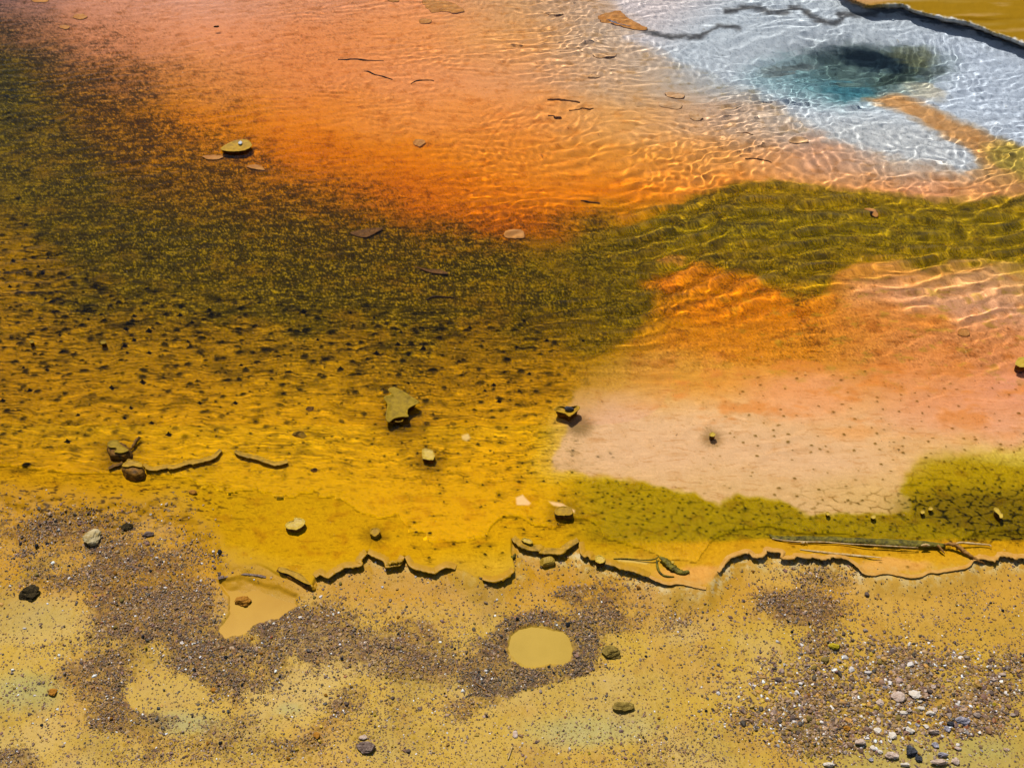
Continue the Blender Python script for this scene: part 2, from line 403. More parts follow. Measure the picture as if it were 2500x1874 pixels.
def build_ground():
    pys = np.arange(PY_LO, PY_HI, STEP)
    ys = ray_y(pys)
    far = ys[0] + 0.03 * (1.28 ** np.arange(1, 38) - 1) / .28
    near = ys[-1] - 0.02 * (1.35 ** np.arange(1, 24) - 1) / .35
    ys = np.concatenate([far[::-1], ys, near])
    us = (np.arange(PX_LO, PX_HI, STEP) - W0 / 2) / FPX
    ext = 0.002 * (1.3 ** np.arange(1, 34) - 1) / .3
    us = np.concatenate([us[0] - ext[::-1], us, us[-1] + ext])
    U, Y = np.meshgrid(us, ys)
    dep = np.maximum(Y * math.cos(PITCH) + CAM_H * math.sin(PITCH), 1.5)
    X = (U * dep).astype(f32); Y = Y.astype(f32)
    # plan coordinates in photo pixels
    dd = np.maximum(Y * math.cos(PITCH) + CAM_H * math.sin(PITCH), 1.0)
    PX = (W0 / 2 + FPX * X / dd).astype(f32)
    PY = (H0 / 2 + FPX * (CAM_H * math.cos(PITCH) - Y * math.sin(PITCH)) / dd).astype(f32)
    PX = np.clip(PX, -1500, 4000); PY = np.clip(PY, -800, 3500)

    wx = fbm(X * 2.2, Y * 2.2, 4, 11); wy = fbm(X * 2.2, Y * 2.2, 4, 31)          # wobble
    fx1 = fbm(X * 12, Y * 12, 3, 51); fy1 = fbm(X * 12, Y * 12, 3, 61)
    qx = PX + wx * 26 + fx1 * 9; qy = PY + wy * 16 + fy1 * 6
    sd = poly_sd(PX, PY, SHORE_POLY, 120)
    # where the shore is a real step, and where mat and shore merge
    step_amt = np.interp(PX + wx * 22, [-900, 560, 680, 760, 1090, 1110, 1150, 1180, 1250, 1275, 1600, 1660, 1740, 1760, 2080, 2120, 2360, 2400, 4000],
                         [0, 0, .6, 1, 1, .3, .3, .8, .8, 1, 1, .22, .22, .9, .9, .22, .22, .8, .8]).astype(f32)
    sd0 = sd
    sd = sd + (1 - step_amt) * (wx * 38 + fx1 * 14) * ss(700, 560, PX)
    sdj = sd + fx1 * 1.5
    land = ss(0, 8, poly_sd(qx * .3 + PX * .7, qy * .3 + PY * .7, LAND, 60))
    d = depth_plan(PX, PY).astype(f32)
    onmat = ss(-1.5, 1.5, sdj) * step_amt + ss(-30, 30, sdj) * (1 - step_amt)
    # ---- heights
    mat_z = -d
    lipw = ss(52, 10, sd)
    mat_z = mat_z * (1 - lipw) + 0.004 * lipw
    shore_z = -0.018 - 0.014 * ss(0, -60, sd) + (1 - step_amt) * .021 * ss(-70, -2, sd)
    z = mat_z * onmat + shore_z * (1 - onmat)
    z = z * (1 - land) + land * (0.022 + 0.008 * wx + .004 * fx1)
    shift_z = np.where(sd > 0, -d, -0.022).astype(f32)
    shift_z = shift_z * (1 - ss(80, 0, np.abs(sd))) + ss(80, 0, np.abs(sd)) * -0.012
    shift_z = shift_z * (1 - land) + land * 0.03

    # ---- colours (display values of lit matter)
    c = bicub(GCa.astype(f32), PX + wx * 34 + fx1 * 8, PY + wy * 26 + fy1 * 6)
    D = np.clip(bicub(GD, PX + wx * 30, PY + wy * 25), 0, 1)
    rough = np.full(X.shape, .45, f32)
    h = np.zeros(X.shape, f32)

    def blob(cx, cy, rx, ry, col, s=1.0, ang=0, soft=.5, base=None):
        nonlocal c
        e = ell(qx, qy, cx, cy, rx, ry, ang)
        c = mix(c, hx(col), s * ss(1 + soft, 1 - soft, e))

    sp_a = fbm(X * 26, Y * 24, 4, 101, .7)           # 4 cm clumps
    sp_b = fbm(X * 75, Y * 60, 3, 121, .7)           # 1.5 cm grain
    sp_m = fbm(X * 8, Y * 9, 3, 111, .7)             # 12 cm clumps
    nearw = ss(7.5, 4., Y)
    sp_b = sp_b * (.6 + .4 * nearw)
    sw = Y + 0.05 * wy + .012 * fy1
    flow = 0.10 * ss(330, 0, PX) * ss(140, 0, np.abs(PY - 920)) * (PX / 300)
    st1 = fbm(X * 5.5 + 20, (sw + flow) * 75, 3, 141, .6)   # streaks along the current
    st2 = fbm(X * 14, (sw + flow) * 160, 2, 151, .6)

    # green-olive flow zone
    gz = ss(-14, 14, poly_sd(qx, qy, GREEN, 120)) * ss(1180, 1560, PX)
    g_col = hx('#907a0c') * (0.95 + .5 * (sp_m + .5 * sp_a)[..., None])
    c = mix(c, g_col, gz * .85)
    D = D * (1 - gz) + gz * (.62 - .12 * ss(1900, 2300, PX))
    # orange patches in the middle right
    for a in [(1640, 690, 60, 22, '#d87c14', .8), (1720, 665, 50, 18, '#dc8018', .7), (1850, 760, 170, 60, '#d67c10', .7), (1640, 640, 30, 9, '#e09030', .8), (1760, 830, 150, 40, '#cc8018', .5), (2040, 860, 150, 45, '#b88018', .6),
              (2280, 780, 60, 26, '#dc8420', .5), (2150, 730, 90, 40, '#d89464', .6), (2400, 700, 120, 45, '#d89c70', .6), (2260, 850, 300, 70, '#d08040', .65), (1830, 840, 260, 50, '#cc7c1c', .7), (2080, 780, 220, 42, '#cc7820', .5), (2340, 1010, 160, 60, '#d48c5c', .6), (1960, 965, 120, 60, '#e0986c', .5), (2080, 1055, 70, 18, '#d88c3c', .7),
              (1650, 900, 110, 45, '#c88c34', .5), (2460, 1060, 60, 40, '#d8946c', .6)]:
        blob(*a)
    # pale tongue
    tg = ss(-7, 9, poly_sd(qx, qy, TONGUE, 120))
    tcol = bicub(np.array(GCa, f32), PX, PY)
    pale = hx('#d0a578') * (1 - ss(1750, 2300, PX)[..., None] * .0)
    wt_ = tg * ss(900, 1060, PY + .12 * (1500 - PX).clip(-600, 200)) * .88
    c = mix(c, pale, wt_ * (1 - .55 * ss(1900, 2500, PX)))
    D = D * (1 - .8 * tg)
    # yellow-green mat right under it and in the right corner
    gb = ss(8, -10, poly_sd(qx, qy, TONGUE, 160)) * ss(1330, 1480, PX - (PY - 1180) * .3) * ss(1150, 1185, PY - 0 * PX) * (sd > 0)
    c = mix(c, hx('#94800c'), gb * .75 * ss(1335, 1300, PY + wy * 12))
    rg = ss(1.25, .7, ell(qx, qy, 2400, 1215, 230, 95, 8)) * (1 - ss(-5, 20, poly_sd(qx, qy, TONGUE, 120)) * ss(2330, 2180, PX))
    c = mix(c, hx('#a28a10'), rg * .9)
    rd = ss(1.2, .5, ell(qx, qy, 2440, 1255, 260, 66, 6))
    c = mix(c, hx('#6e5c0a'), rd * .85)
    c = mix(c, hx('#d89c1c'), ss(1312, 1328, PY + wy * 6 + (PX > 2300) * 4) * ss(1500, 1760, PX) * (sd > 0) * .8)
    c = mix(c, hx('#e0a048'), ss(1.2, .7, ell(qx, qy, 1690, 1400, 90, 26, 0)) * (sd > 0))
    c = mix(c, hx('#e2a450'), ss(1.2, .7, ell(qx, qy, 2170, 1386, 110, 20, 0)) * (sd > 0) * .9)
    # white and blue-grey pool
    wp_sd = poly_sd(qx, qy, WHITE, 120)
    wp = ss(-26, 14, wp_sd)
    wcol = bicub(GCa.astype(f32), PX, PY) * 0 + hx('#b2babf')
    wcol = mix(wcol, hx('#c4b8b4'), ss(1850, 1600, PX + PY * 1.2))
    wcol = mix(wcol, hx('#aeb8c4'), ss(2100, 2400, PX) * .8)
    wcol = mix(wcol, hx('#b8b8b4'), ss(260, 330, PY) * ss(2500, 2300, PX) * .7)
    c = mix(c, wcol, wp)
    D = D * (1 - wp * .9)
    c = c * 1.0
    rx_, ry_ = PX + wx * 40 + fx1 * 16, PY + wy * 14 + fy1 * 6
    def pb(cx, cy, rx, ry, col, s, ang=0, soft=.45):
        nonlocal c
        c = mix(c, hx(col), s * ss(1 + soft, 1 - soft, ell(rx_, ry_, cx, cy, rx, ry, ang)))
    pb(2040, 195, 190, 62, '#7c9ca0', .8, 2)
    pb(2060, 205, 110, 36, '#446a70', .75, 4)
    pb(2140, 165, 170, 52, '#4c5e58', .85, 2)
    pb(2215, 150, 70, 30, '#5c5c3c', .7, 0)
    pb(2130, 152, 95, 22, '#16242c', .95, 14)
    pb(2180, 195, 60, 20, '#2c3830', .8, -18)
    pb(1925, 168, 55, 12, '#58605e', .8, -8)
    pb(2280, 182, 45, 8, '#3c4440', .7, -6)
    pb(2260, 225, 60, 16, '#b4a078', .5, 10)
    pb(2070, 222, 60, 16, '#2c606c', .7, 6)
    # orange runnel beside the white flow
    os_ = poly_sd(qx * .6 + PX * .4, qy * .6 + PY * .4, TR([(1180, 620), (1400, 590), (1560, 640), (1800, 770), (2000, 860), (2202, 920), (2500, 980), (2500, 1200), (2202, 1150), (2080, 1080), (1900, 980), (1740, 890), (1560, 780), (1400, 690)]), 90)
    c = mix(c, mix(np.broadcast_to(hx('#b8844c'), c.shape).copy(), hx('#a08438'), ss(2400, 2500, PX)), ss(-12, 12, os_) * .9)
    c = mix(c, hx('#a08c3c'), ss(1.3, .6, ell(qx, qy, 2470, 380, 70, 32, 20)) * .8)
    # shade of submerged ledges round the pool, painted as dark lines on the bed
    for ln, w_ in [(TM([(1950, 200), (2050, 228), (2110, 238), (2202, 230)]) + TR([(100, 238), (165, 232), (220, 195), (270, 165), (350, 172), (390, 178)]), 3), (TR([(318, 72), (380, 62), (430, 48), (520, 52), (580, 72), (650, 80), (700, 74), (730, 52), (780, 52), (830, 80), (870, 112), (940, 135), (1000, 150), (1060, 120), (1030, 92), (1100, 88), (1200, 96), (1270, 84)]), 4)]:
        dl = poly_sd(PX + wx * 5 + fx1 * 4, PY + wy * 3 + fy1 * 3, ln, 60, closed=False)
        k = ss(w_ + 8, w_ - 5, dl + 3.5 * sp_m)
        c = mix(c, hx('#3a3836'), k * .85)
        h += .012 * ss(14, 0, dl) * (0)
    # bank beyond the pool
    lc = np.broadcast_to(hx('#a07a20'), c.shape).copy()
    lc = mix(lc, hx('#7c5c14'), ss(.0, .5, fbm(X * .6, Y * 3, 3, 201)))
    lc = mix(lc, hx('#b49a70'), ss(.15, .5, fbm(X * .5 + 3, Y * 2.2, 3, 205)) * .8)
    lsd = poly_sd(PX + fx1 * 6, PY + fy1 * 4, LAND, 90)
    lc = mix(lc, hx('#d09060'), ss(2210, 2110, PX) * ss(30, 5, PY + 5) * .8)
    lc = mix(lc, hx('#c8a070'), ss(.1, .6, fbm(X * 1.5, Y * 6, 4, 211)) * .5)
    lc = mix(lc, hx('#f0ece4'), ss(13, 7, lsd + 4 * sp_a) * ss(2110, 2200, PX))
    c = mix(c, hx('#1e2228'), ss(-12, -4, lsd + 4 * sp_m) * ss(2100, 2180, PX) * .9 * (1 - land))  # shadow under the bank's edge, put into the bed colour as a dark band
    c = c * (1 - land[..., None]) + lc * land[..., None]
    D = D * (1 - land)

    blue = c[..., 2]
    c = c * (1 - .08 * ss(.3, .5, blue) * (sd > 0) * (1 - wp) * (1 - tg))[..., None]
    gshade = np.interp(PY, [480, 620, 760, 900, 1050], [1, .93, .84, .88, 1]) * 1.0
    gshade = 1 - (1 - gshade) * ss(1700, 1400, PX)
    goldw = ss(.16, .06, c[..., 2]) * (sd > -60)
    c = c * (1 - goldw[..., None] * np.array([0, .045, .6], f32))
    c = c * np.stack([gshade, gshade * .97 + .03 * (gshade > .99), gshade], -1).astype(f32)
    # ---- mat textures
    mat = (sd > -1) & (land < .5)
    matf = mat.astype(f32) * ss(0, 25, sd)
    # flow streak weight: golden middle-left zone
    S = ss(620, 760, PY + wy * 30 - .1 * (PX - 400)) * ss(1250, 1080, PY) * ss(1500, 1250, PX) + ss(240, 60, PX) * ss(480, 600, PY) * ss(800, 700, PY)
    S = np.clip(S, 0, 1) * matf
    low = ss(1020, 1120, PY) * ss(1600, 1350, PX) * matf
    # granular speckle (rough bacterial mat)
    st0 = fbm(X * 3.2 + 9, (Y + .04 * wy) * 22, 4, 161, .7)
    big2 = fbm(X * 2.6, Y * 3.4, 4, 165, .65)
    D = np.clip(D * (1 + .45 * big2 * (D < .98) + .25 * sp_m), 0, 1)
    c = mix(c, hx('#74620a'), ss(.5, .95, D) * .5 * matf * ss(430, 600, PY + 1.2 * (350 - PX).clip(0, 350)) * (1 - wp))
    c = c * (1 - .14 * (D * matf)[..., None])
    v = sp_m * .13 + sp_a * .5 + sp_b * .8 + .3 * st2 * nearw + .25 * st0 + .25 * st1
    dark = ss(-.12, .42, v + (D - .5) * .5) * np.clip(D * 1.25, 0, 1)
    sh = lin(c)                                   # keep colours in display space, darken by mixing with a dark kin colour
    dcol = c * np.array([.34, .36, .25], f32)
    dcol = mix(dcol, hx('#262206') * 1.0, D * .3)
    c = mix(c, dcol, dark * matf * (1 - S * .5) * .76)
    lite = ss(.12, .6, -v) * D * matf
    c = mix(c, np.minimum(c * 1.45 + .02, 1), lite * .9 * (1 - wp))
    c = mix(c, hx('#a4820a'), lite * .28 * ss(.5, .9, D) * (1 - wp))
    h += matf * D * (.004 * sp_a - .003 * dark * (1 - S))
    sm = ss(.12, .55, fbm(X * 4.2, (Y + .05 * wy) * 9, 4, 167, .65)) * S
    c = mix(c, c * np.array([.42, .44, .3], f32), sm * .75 * (.5 + .5 * D))
    sm2 = ss(.1, .6, fbm(X * 1.3 + 2, Y * 3, 3, 169)) * ss(420, 80, PX) * ss(650, 800, PY) * ss(1150, 1000, PY)
    c = mix(c, c * np.array([.7, .74, .5], f32), sm2 * .7 * matf)
    # streaks
    sk = ss(-.05, .75, st1 + .25 * sp_a)
    amtS = S * (.30 + .5 * D)
    c = mix(c, c * np.array([.42, .42, .3], f32), sk * amtS)
    c = mix(c, np.minimum(c * 1.28, 1), ss(.1, .7, -st1) * S * .7)
    c = mix(c, c * np.array([.6, .6, .4], f32), ss(.25, .7, st2) * (S * .5 + low * .3))
    h += (S * .0022 + low * .0008) * (-st1) + S * .001 * (-st2)
    # tufts with dark tails
    for cell, s_, dens, rad, zone in [(.085, 301, .8, .19, S * ss(.1, .4, D + .1)), (.12, 307, .6, .17, S * ss(.25, .6, D + .1)), (.05, 311, .55, .17, S * .8), (.14, 321, .45, .16, np.clip(ss(250, 100, PX) * ss(80, 250, PY) + ss(560, 300, PX) * ss(540, 700, PY) * ss(1000, 800, PY), 0, 1) * matf),
                                      (.055, 331, .4, .16, low * ss(900, 1050, PX)), (.06, 341, .5, .15, np.clip(tg * ss(1500, 2100, PX) + ss(1700, 1900, PX) * ss(900, 1000, PY), 0, 1) * matf)]:
        if zone.max() <= 0: continue
        f1, f2, cid = worley((X + .01 * fx1) / cell / 1.25, (Y + .01 * fy1) / cell, s_)
        on = (cid < dens) * zone
        r_ = rad * (.6 + 1.2 * cid)
        k = ss(r_, r_ * .35, f1) * on
        tail = ss(.75, .1, f1) * ss(-.2, .5, st1) * on
        tint = np.array([.16, .17, .12], f32) if s_ != 341 else np.array([.5, .46, .2], f32)
        c = mix(c, c * tint + hx('#100e02') * .5, k * .88)
        c = mix(c, c * np.array([.5, .5, .35], f32), tail * (.5 if s_ != 341 else .15))
        h += k * cell * .10
    # filament network: lower right and in the yellow-green band
    zn = np.clip(rg * 1.1 * ss(1180, 1260, PY) + rd + gb * .75 * ss(1335, 1300, PY), 0, 1) * (sd > 6)
    zn2 = np.clip(tg * ss(1160, 1230, PY) * ss(1850, 2050, PX) * .8 + rg * .6, 0, 1) * (1 - zn)
    f1, f2, cid = worley((X + .03 * wx) / .085 + fx1 * .14, (Y + .03 * wy) / .048 + fy1 * .14, 401)
    e = f2 - f1
    brk = ss(-.35, .3, fbm(X * 22, Y * 30, 2, 405))
    nodes = ss(.75, .95, f1 + .1 * fy1) 
    net = ss(.17, .03, e) * brk + nodes * .8
    c = mix(c, c * np.array([.22, .25, .14], f32), np.clip(net * (zn * (.45 + .55 * rd)), 0, 1) * .95)
    c = mix(c, c * np.array([.5, .45, .2], f32), np.clip(net * zn2, 0, 1) * .8)
    f1b, _, cb = worley(X / .05, Y / .035, 421)
    kb = ss(.22, .08, f1b) * (cb < .5)
    c = mix(c, c * np.array([.22, .26, .14], f32), kb * zn * .9)
    h += kb * zn * .004 + net * zn * .0015
    # tongue: faint streaks
    c = mix(c, np.minimum(c * 1.08, 1), ss(.1, .7, st1) * tg * .7)
    c = mix(c, c * np.array([.86, .76, .6], f32), ss(.2, .8, -st1 + .3 * sp_a) * tg * .55)
    # grit on the pool bed
    c = mix(c, c * np.array([.66, .68, .70], f32), ss(.0, .7, sp_b + .8 * sp_a) * wp * .7)
    c = mix(c, np.minimum(c * 1.2 + .02, 1), ss(.15, .8, -sp_b) * wp * .7)
    h += wp * .004 * sp_b
    rg2 = ss(.0, .5, fbm(X * 3.2, (Y + .05 * wy) * 6, 4, 171, .65)) * ss(1480, 1700, PX) * ss(820, 880, PY) * ss(1120, 980, PY) * (1 - rg)
    c = mix(c, hx('#cc7c34'), rg2 * .65)
    gf = ss(.2, .6, fbm(X * 9, Y * 14, 3, 173, .65)) * ss(1650, 1900, PX) * ss(620, 700, PY) * ss(1000, 860, PY)
    c = mix(c, hx('#9c8020'), gf * .45)
    # general mottling of the orange field
    og = (1 - S) * (1 - wp) * (1 - tg * .6) * matf
    c = mix(c, c * np.array([.72, .62, .42], f32), ss(0, .9, sp_b * .8 + sp_a * .4 + st2 * .3) * og * (.35 + .3 * D))
    c = mix(c, np.minimum(c * 1.16 + .015, 1), ss(.1, .9, -sp_b - .2 * sp_a) * og * .5)
    c = mix(c, c * np.array([.86, .76, .55], f32), ss(.1, .7, sp_m + .5 * st0) * og * .5)

    # ---- shore: mud, gravel, puddles
    fore = (1 - ss(-2, 1, sdj)) * step_amt + (1 - ss(-70, 40, sdj)) * (1 - step_amt)
    fore = fore * (1 - land)
    left_merge = ss(700, 450, PX)
    big = fbm(X * 1.3 + 5, Y * 1.6, 3, 501)
    mud = np.broadcast_to(hx('#d2a83a'), c.shape).copy()
    mud = mix(mud, hx('#cf982c'), ss(1560, 1420, PY + wy * 30))
    mud = mix(mud, hx('#cc9210'), ss(1470, 1380, PY + wy * 20 - .02 * PX) * ss(1800, 1300, PX))
    mud = mix(mud, hx('#bfa04a'), ss(.0, .5, big) * ss(1500, 1700, PY) * .7)
    mud = mix(mud, hx('#cc9a3c'), ss(.05, .5, fbm(X * 2.1 + 9, Y * 2.6, 3, 505)) * .6)
    mud = mix(mud, hx('#b08c28'), ss(.1, .6, fbm(X * 3.3, Y * 3.9 + 4, 4, 507)) * .5)
    mud = mix(mud, hx('#b8863c'), ss(.1, .6, fbm(X * 6, Y * 7, 4, 509) ) * .4)
    mud = mix(mud, hx('#d8b464'), ss(.05, .5, fbm(X * 1.7 - 5, Y * 2.4 + 3, 4, 513, .6)) * ss(1380, 1560, PY) * .65)
    mud = mix(mud, hx('#d8a440'), ss(1900, 2200, PX) * ss(1560, 1430, PY) * .7)
    for a in [(45, 1690, 75, 40, '#b4b070', .8), (440, 1755, 75, 26, '#b0ac78', .8), (1430, 1775, 130, 36, '#bcb880', .75), (700, 1722, 30, 14, '#b4b06c', .6), (2300, 1850, 260, 56, '#b8ac64', .8), (2440, 1815, 90, 30, '#b8ac64', .7), (60, 1500, 110, 40, '#bca04c', .7), (1450, 1690, 200, 45, '#c8a654', .6), (400, 1690, 90, 40, '#cca650', .6), (1900, 1400, 70, 34, '#e4bc60', .5), (2400, 1540, 120, 40, '#d0a038', .6)]:
        mud = mix(mud, hx(a[4]), a[5] * .8 * ss(1.7, .3, ell(qx, qy, *a[:4]) + .5 * big + .25 * wx))
    c = c * (1 - fore[..., None]) + mud * fore[..., None]
    # pale crust along the edge
    crust = fore * ss(-46, -4, sd + 8 * sp_a) * ss(-.25, .35, sp_a + .3 * sp_b) * ss(1180, 1420, PX)
    c = mix(c, hx('#e8d4a4'), crust * .85)
    c = mix(c, hx('#d8c090'), fore * ss(-40, -4, sd) * ss(-.1, .5, sp_a) * ss(700, 800, PX) * .5)
    # gravel density
    G = np.zeros(X.shape, f32); ty = [np.zeros(X.shape, f32) for _ in range(5)]
    for cx, cy, rx, ry, s, t in GRAVEL:
        k = s * ss(1.8, .2, ell(qx, qy, cx, cy, rx, ry) + .18 * sp_m)
        G = np.maximum(G, k); ty[t] = np.maximum(ty[t], k)
    ringd = ell(qx, qy, 1318, 1578, 80, 52)
    k = ss(2.1, 1.6, ringd) * ss(.95, 1.05, ringd); G = np.maximum(G, k * .85); ty[0] = np.maximum(ty[0], k * .85)
    gfore = np.clip(fore + left_merge * ss(60, -10, sd), 0, 1)
    pudm = np.zeros(X.shape, f32)
    for p in PUD.values():
        pudm = np.maximum(pudm, ss(-3, 6, poly_sd(PX + fx1 * 6, PY + fy1 * 5, p, 60)))
    for a in [(60, 1505, 110, 42), (395, 1690, 95, 46), (1480, 1680, 190, 44, -14), (1270, 1760, 120, 60, -30), (2320, 1852, 190, 40, -6), (2450, 1818, 90, 30), (690, 1750, 60, 45), (1200, 1840, 60, 40)]:
        pudm2 = ss(1.25, .85, ell(qx, qy, *a)); G = G * (1 - pudm2)
    patch = ss(-.35, .25, fbm(X * 3.2, Y * 3.6, 4, 511, .65) + (G - .5) * 1.1)
    G = G * (.35 + .65 * patch) * gfore * (1 - pudm)
    gr = fbm(X * 60, Y * 60, 3, 521, .8)
    f1, f2, cid = worley(X / .010 + .3 * fx1, Y / .010 + .3 * fy1, 531)
    gm = ss(-.12, .3, gr * .65 + (G - .43) * 1.25 + .25 * (cid - .5) + .35 * sp_m)
    base_g = np.array([hx('#7c5650'), hx('#544252'), hx('#a4863c'), hx('#8a5436'), hx('#b49a78')])
    wsum = sum(t_ + 1e-4 for t_ in ty)
    gcol = sum(base_g[i] * ((ty[i] + (1e-4 if i == 0 else 0)) / wsum)[..., None] for i in range(5))
    tone = .40 + cid * .85
    gcol = np.clip(gcol * tone[..., None], 0, 1)
    gcol = mix(gcol, hx('#a88020'), (hsh((cid * 9999).astype(np.int32), (cid * 777).astype(np.int32), 3) < .22) * .6)
    gcol = mix(gcol, hx('#e0d0c8'), (cid > .94) * .8)
    gcol = mix(gcol, hx('#2c2824'), (cid < .10) * .75)
    stain = ss(.12, .8, G + .22 * sp_m + .1 * sp_a)
    c = mix(c, base_g[0] * .55 + hx('#a07c30') * .45, stain * .34)
    brk2 = .2 + .8 * ss(-.25, .3, fbm(X * 9, Y * 11, 5, 525, .75))
    c = mix(c, gcol, gm * .66 * brk2)
    h += gm * (.004 * ss(.5, .1, f1) + .004 * gr + .002)
    # loose flecks on open mud
    f1s, _, cs = worley(X / .035, Y / .035, 541)
    fl = ss(.16, .08, f1s) * (cs < .10 + .25 * G) * fore * (1 - pudm)
    c = mix(c, hx('#4c3c2c') + (cs[..., None] > .2) * .3, fl * .8)
    c = mix(c, c * np.array([.82, .78, .66], f32), fore * (1 - gm) * ss(.0, .8, gr) * .35)
    h += fore * .0012 * gr + fore * .006 * fbm(X * 5, Y * 5, 3, 551) * (1 - pudm)
    h = h * (1 - .9 * pudm) - pudm * .009
    rough = .5 - .12 * fore * (1 - gm) + .25 * gm
    # left shallows: dark flecks among gold
    lf = ss(.15, .5, fbm(X * 16, Y * 42, 3, 561, .7)) * left_merge * ss(1150, 1200, PY) * ss(1330, 1250, PY) * .9
    c = mix(c, c * np.array([.4, .38, .3], f32), lf)
    # dark fringe in the mat round stones standing in the flow
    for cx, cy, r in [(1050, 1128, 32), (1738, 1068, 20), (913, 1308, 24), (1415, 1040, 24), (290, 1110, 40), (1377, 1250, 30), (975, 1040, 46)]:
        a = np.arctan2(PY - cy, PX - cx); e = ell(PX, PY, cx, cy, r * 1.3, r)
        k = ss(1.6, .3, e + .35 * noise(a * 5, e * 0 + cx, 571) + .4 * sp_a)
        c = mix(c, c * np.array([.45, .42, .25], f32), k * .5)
    # flat pale scars in the mat
    for pl, cl in [([(1258, 1215), (1275, 1208), (1298, 1228), (1290, 1234), (1262, 1232)], '#ecc088'), ([(1338, 1222), (1372, 1228), (1404, 1245), (1402, 1252), (1380, 1240), (1350, 1234)], '#ecc088'),
                   ([(1126, 1062), (1144, 1058), (1150, 1068), (1140, 1078), (1128, 1072)], '#dcb870'), ([(1500, 1366), (1590, 1372), (1578, 1380), (1510, 1374)], '#dcb860')]:
        c = mix(c, hx(cl), ss(-2.5, 3, poly_sd(PX + fx1 * 2, PY + fy1 * 2, pl, 30)) * .9)

    # pushed along the line of sight so that what lies at that depth is seen at its plan place
    r = np.sqrt(X * X + Y * Y) + 1e-6
    ti = r / CAM_H
    si = ti / np.sqrt(1 + ti * ti); sr = si / 1.33; tr = sr / np.sqrt(1 - sr * sr)
    wet = ss(.004, .012, d) * (sd > 0)
    push = -shift_z * (tr * wet + ti * (1 - wet))
    push = np.where(r > 14, 0, push) * ss(0.5, 1.5, Y)
    XX = X + X / r * push; YY = Y + Y / r * push
    Z = z + h
    Z = np.where((PY > PY_HI + 40) | (PY < PY_LO - 60), z, Z)
    ny, nx = X.shape
    i = np.arange((ny - 1) * (nx - 1)); rr = i // (nx - 1); cc = i % (nx - 1); a = rr * nx + cc
    f = np.stack([a, a + nx, a + nx + 1, a + 1], -1)
    dry = 1 - (d + .004 * fbm(X * 5, Y * 5, 4, 701) > .0102) * (sd0 > 61) * (1 - land)
    col = np.clip(lin(np.clip(c, 0, 1)) * (ALB + (ALB_SHORE * (1.07 - .07 * fore) - ALB) * dry)[..., None], 0.002, .9).reshape(-1, 3)
    o = new_mesh('ground', np.stack([XX, YY, Z], -1).reshape(-1, 3), f, [attr_mat('mat_and_mud', grain=.12, bump=.4, scale=260, use_wet=True)], col=col)
    ra = o.data.attributes.new('rough', 'FLOAT', 'POINT'); ra.data.foreach_set('value', np.clip(rough, .2, .9).astype(f32).ravel())
    sa = o.data.attributes.new('spec', 'FLOAT', 'POINT'); sa.data.foreach_set('value', (dry * .05 * fore).astype(f32).ravel())
    tag(o, kind='structure')
    return dict(X=X, Y=Y, PX=PX, PY=PY, G=G, Z=Z, ys=ys, us=us, XX=XX, YY=YY, fore=fore)

GR = build_ground()

def ground_z(px, py):
    """terrain height near a photo pixel, from the built grid"""
    j = int(np.argmin(np.abs(GR['us'] - (px - W0 / 2) / FPX)))
    i = int(np.argmin(np.abs(GR['ys'] - ray_y(py))))
    return float(GR['Z'][i, j])

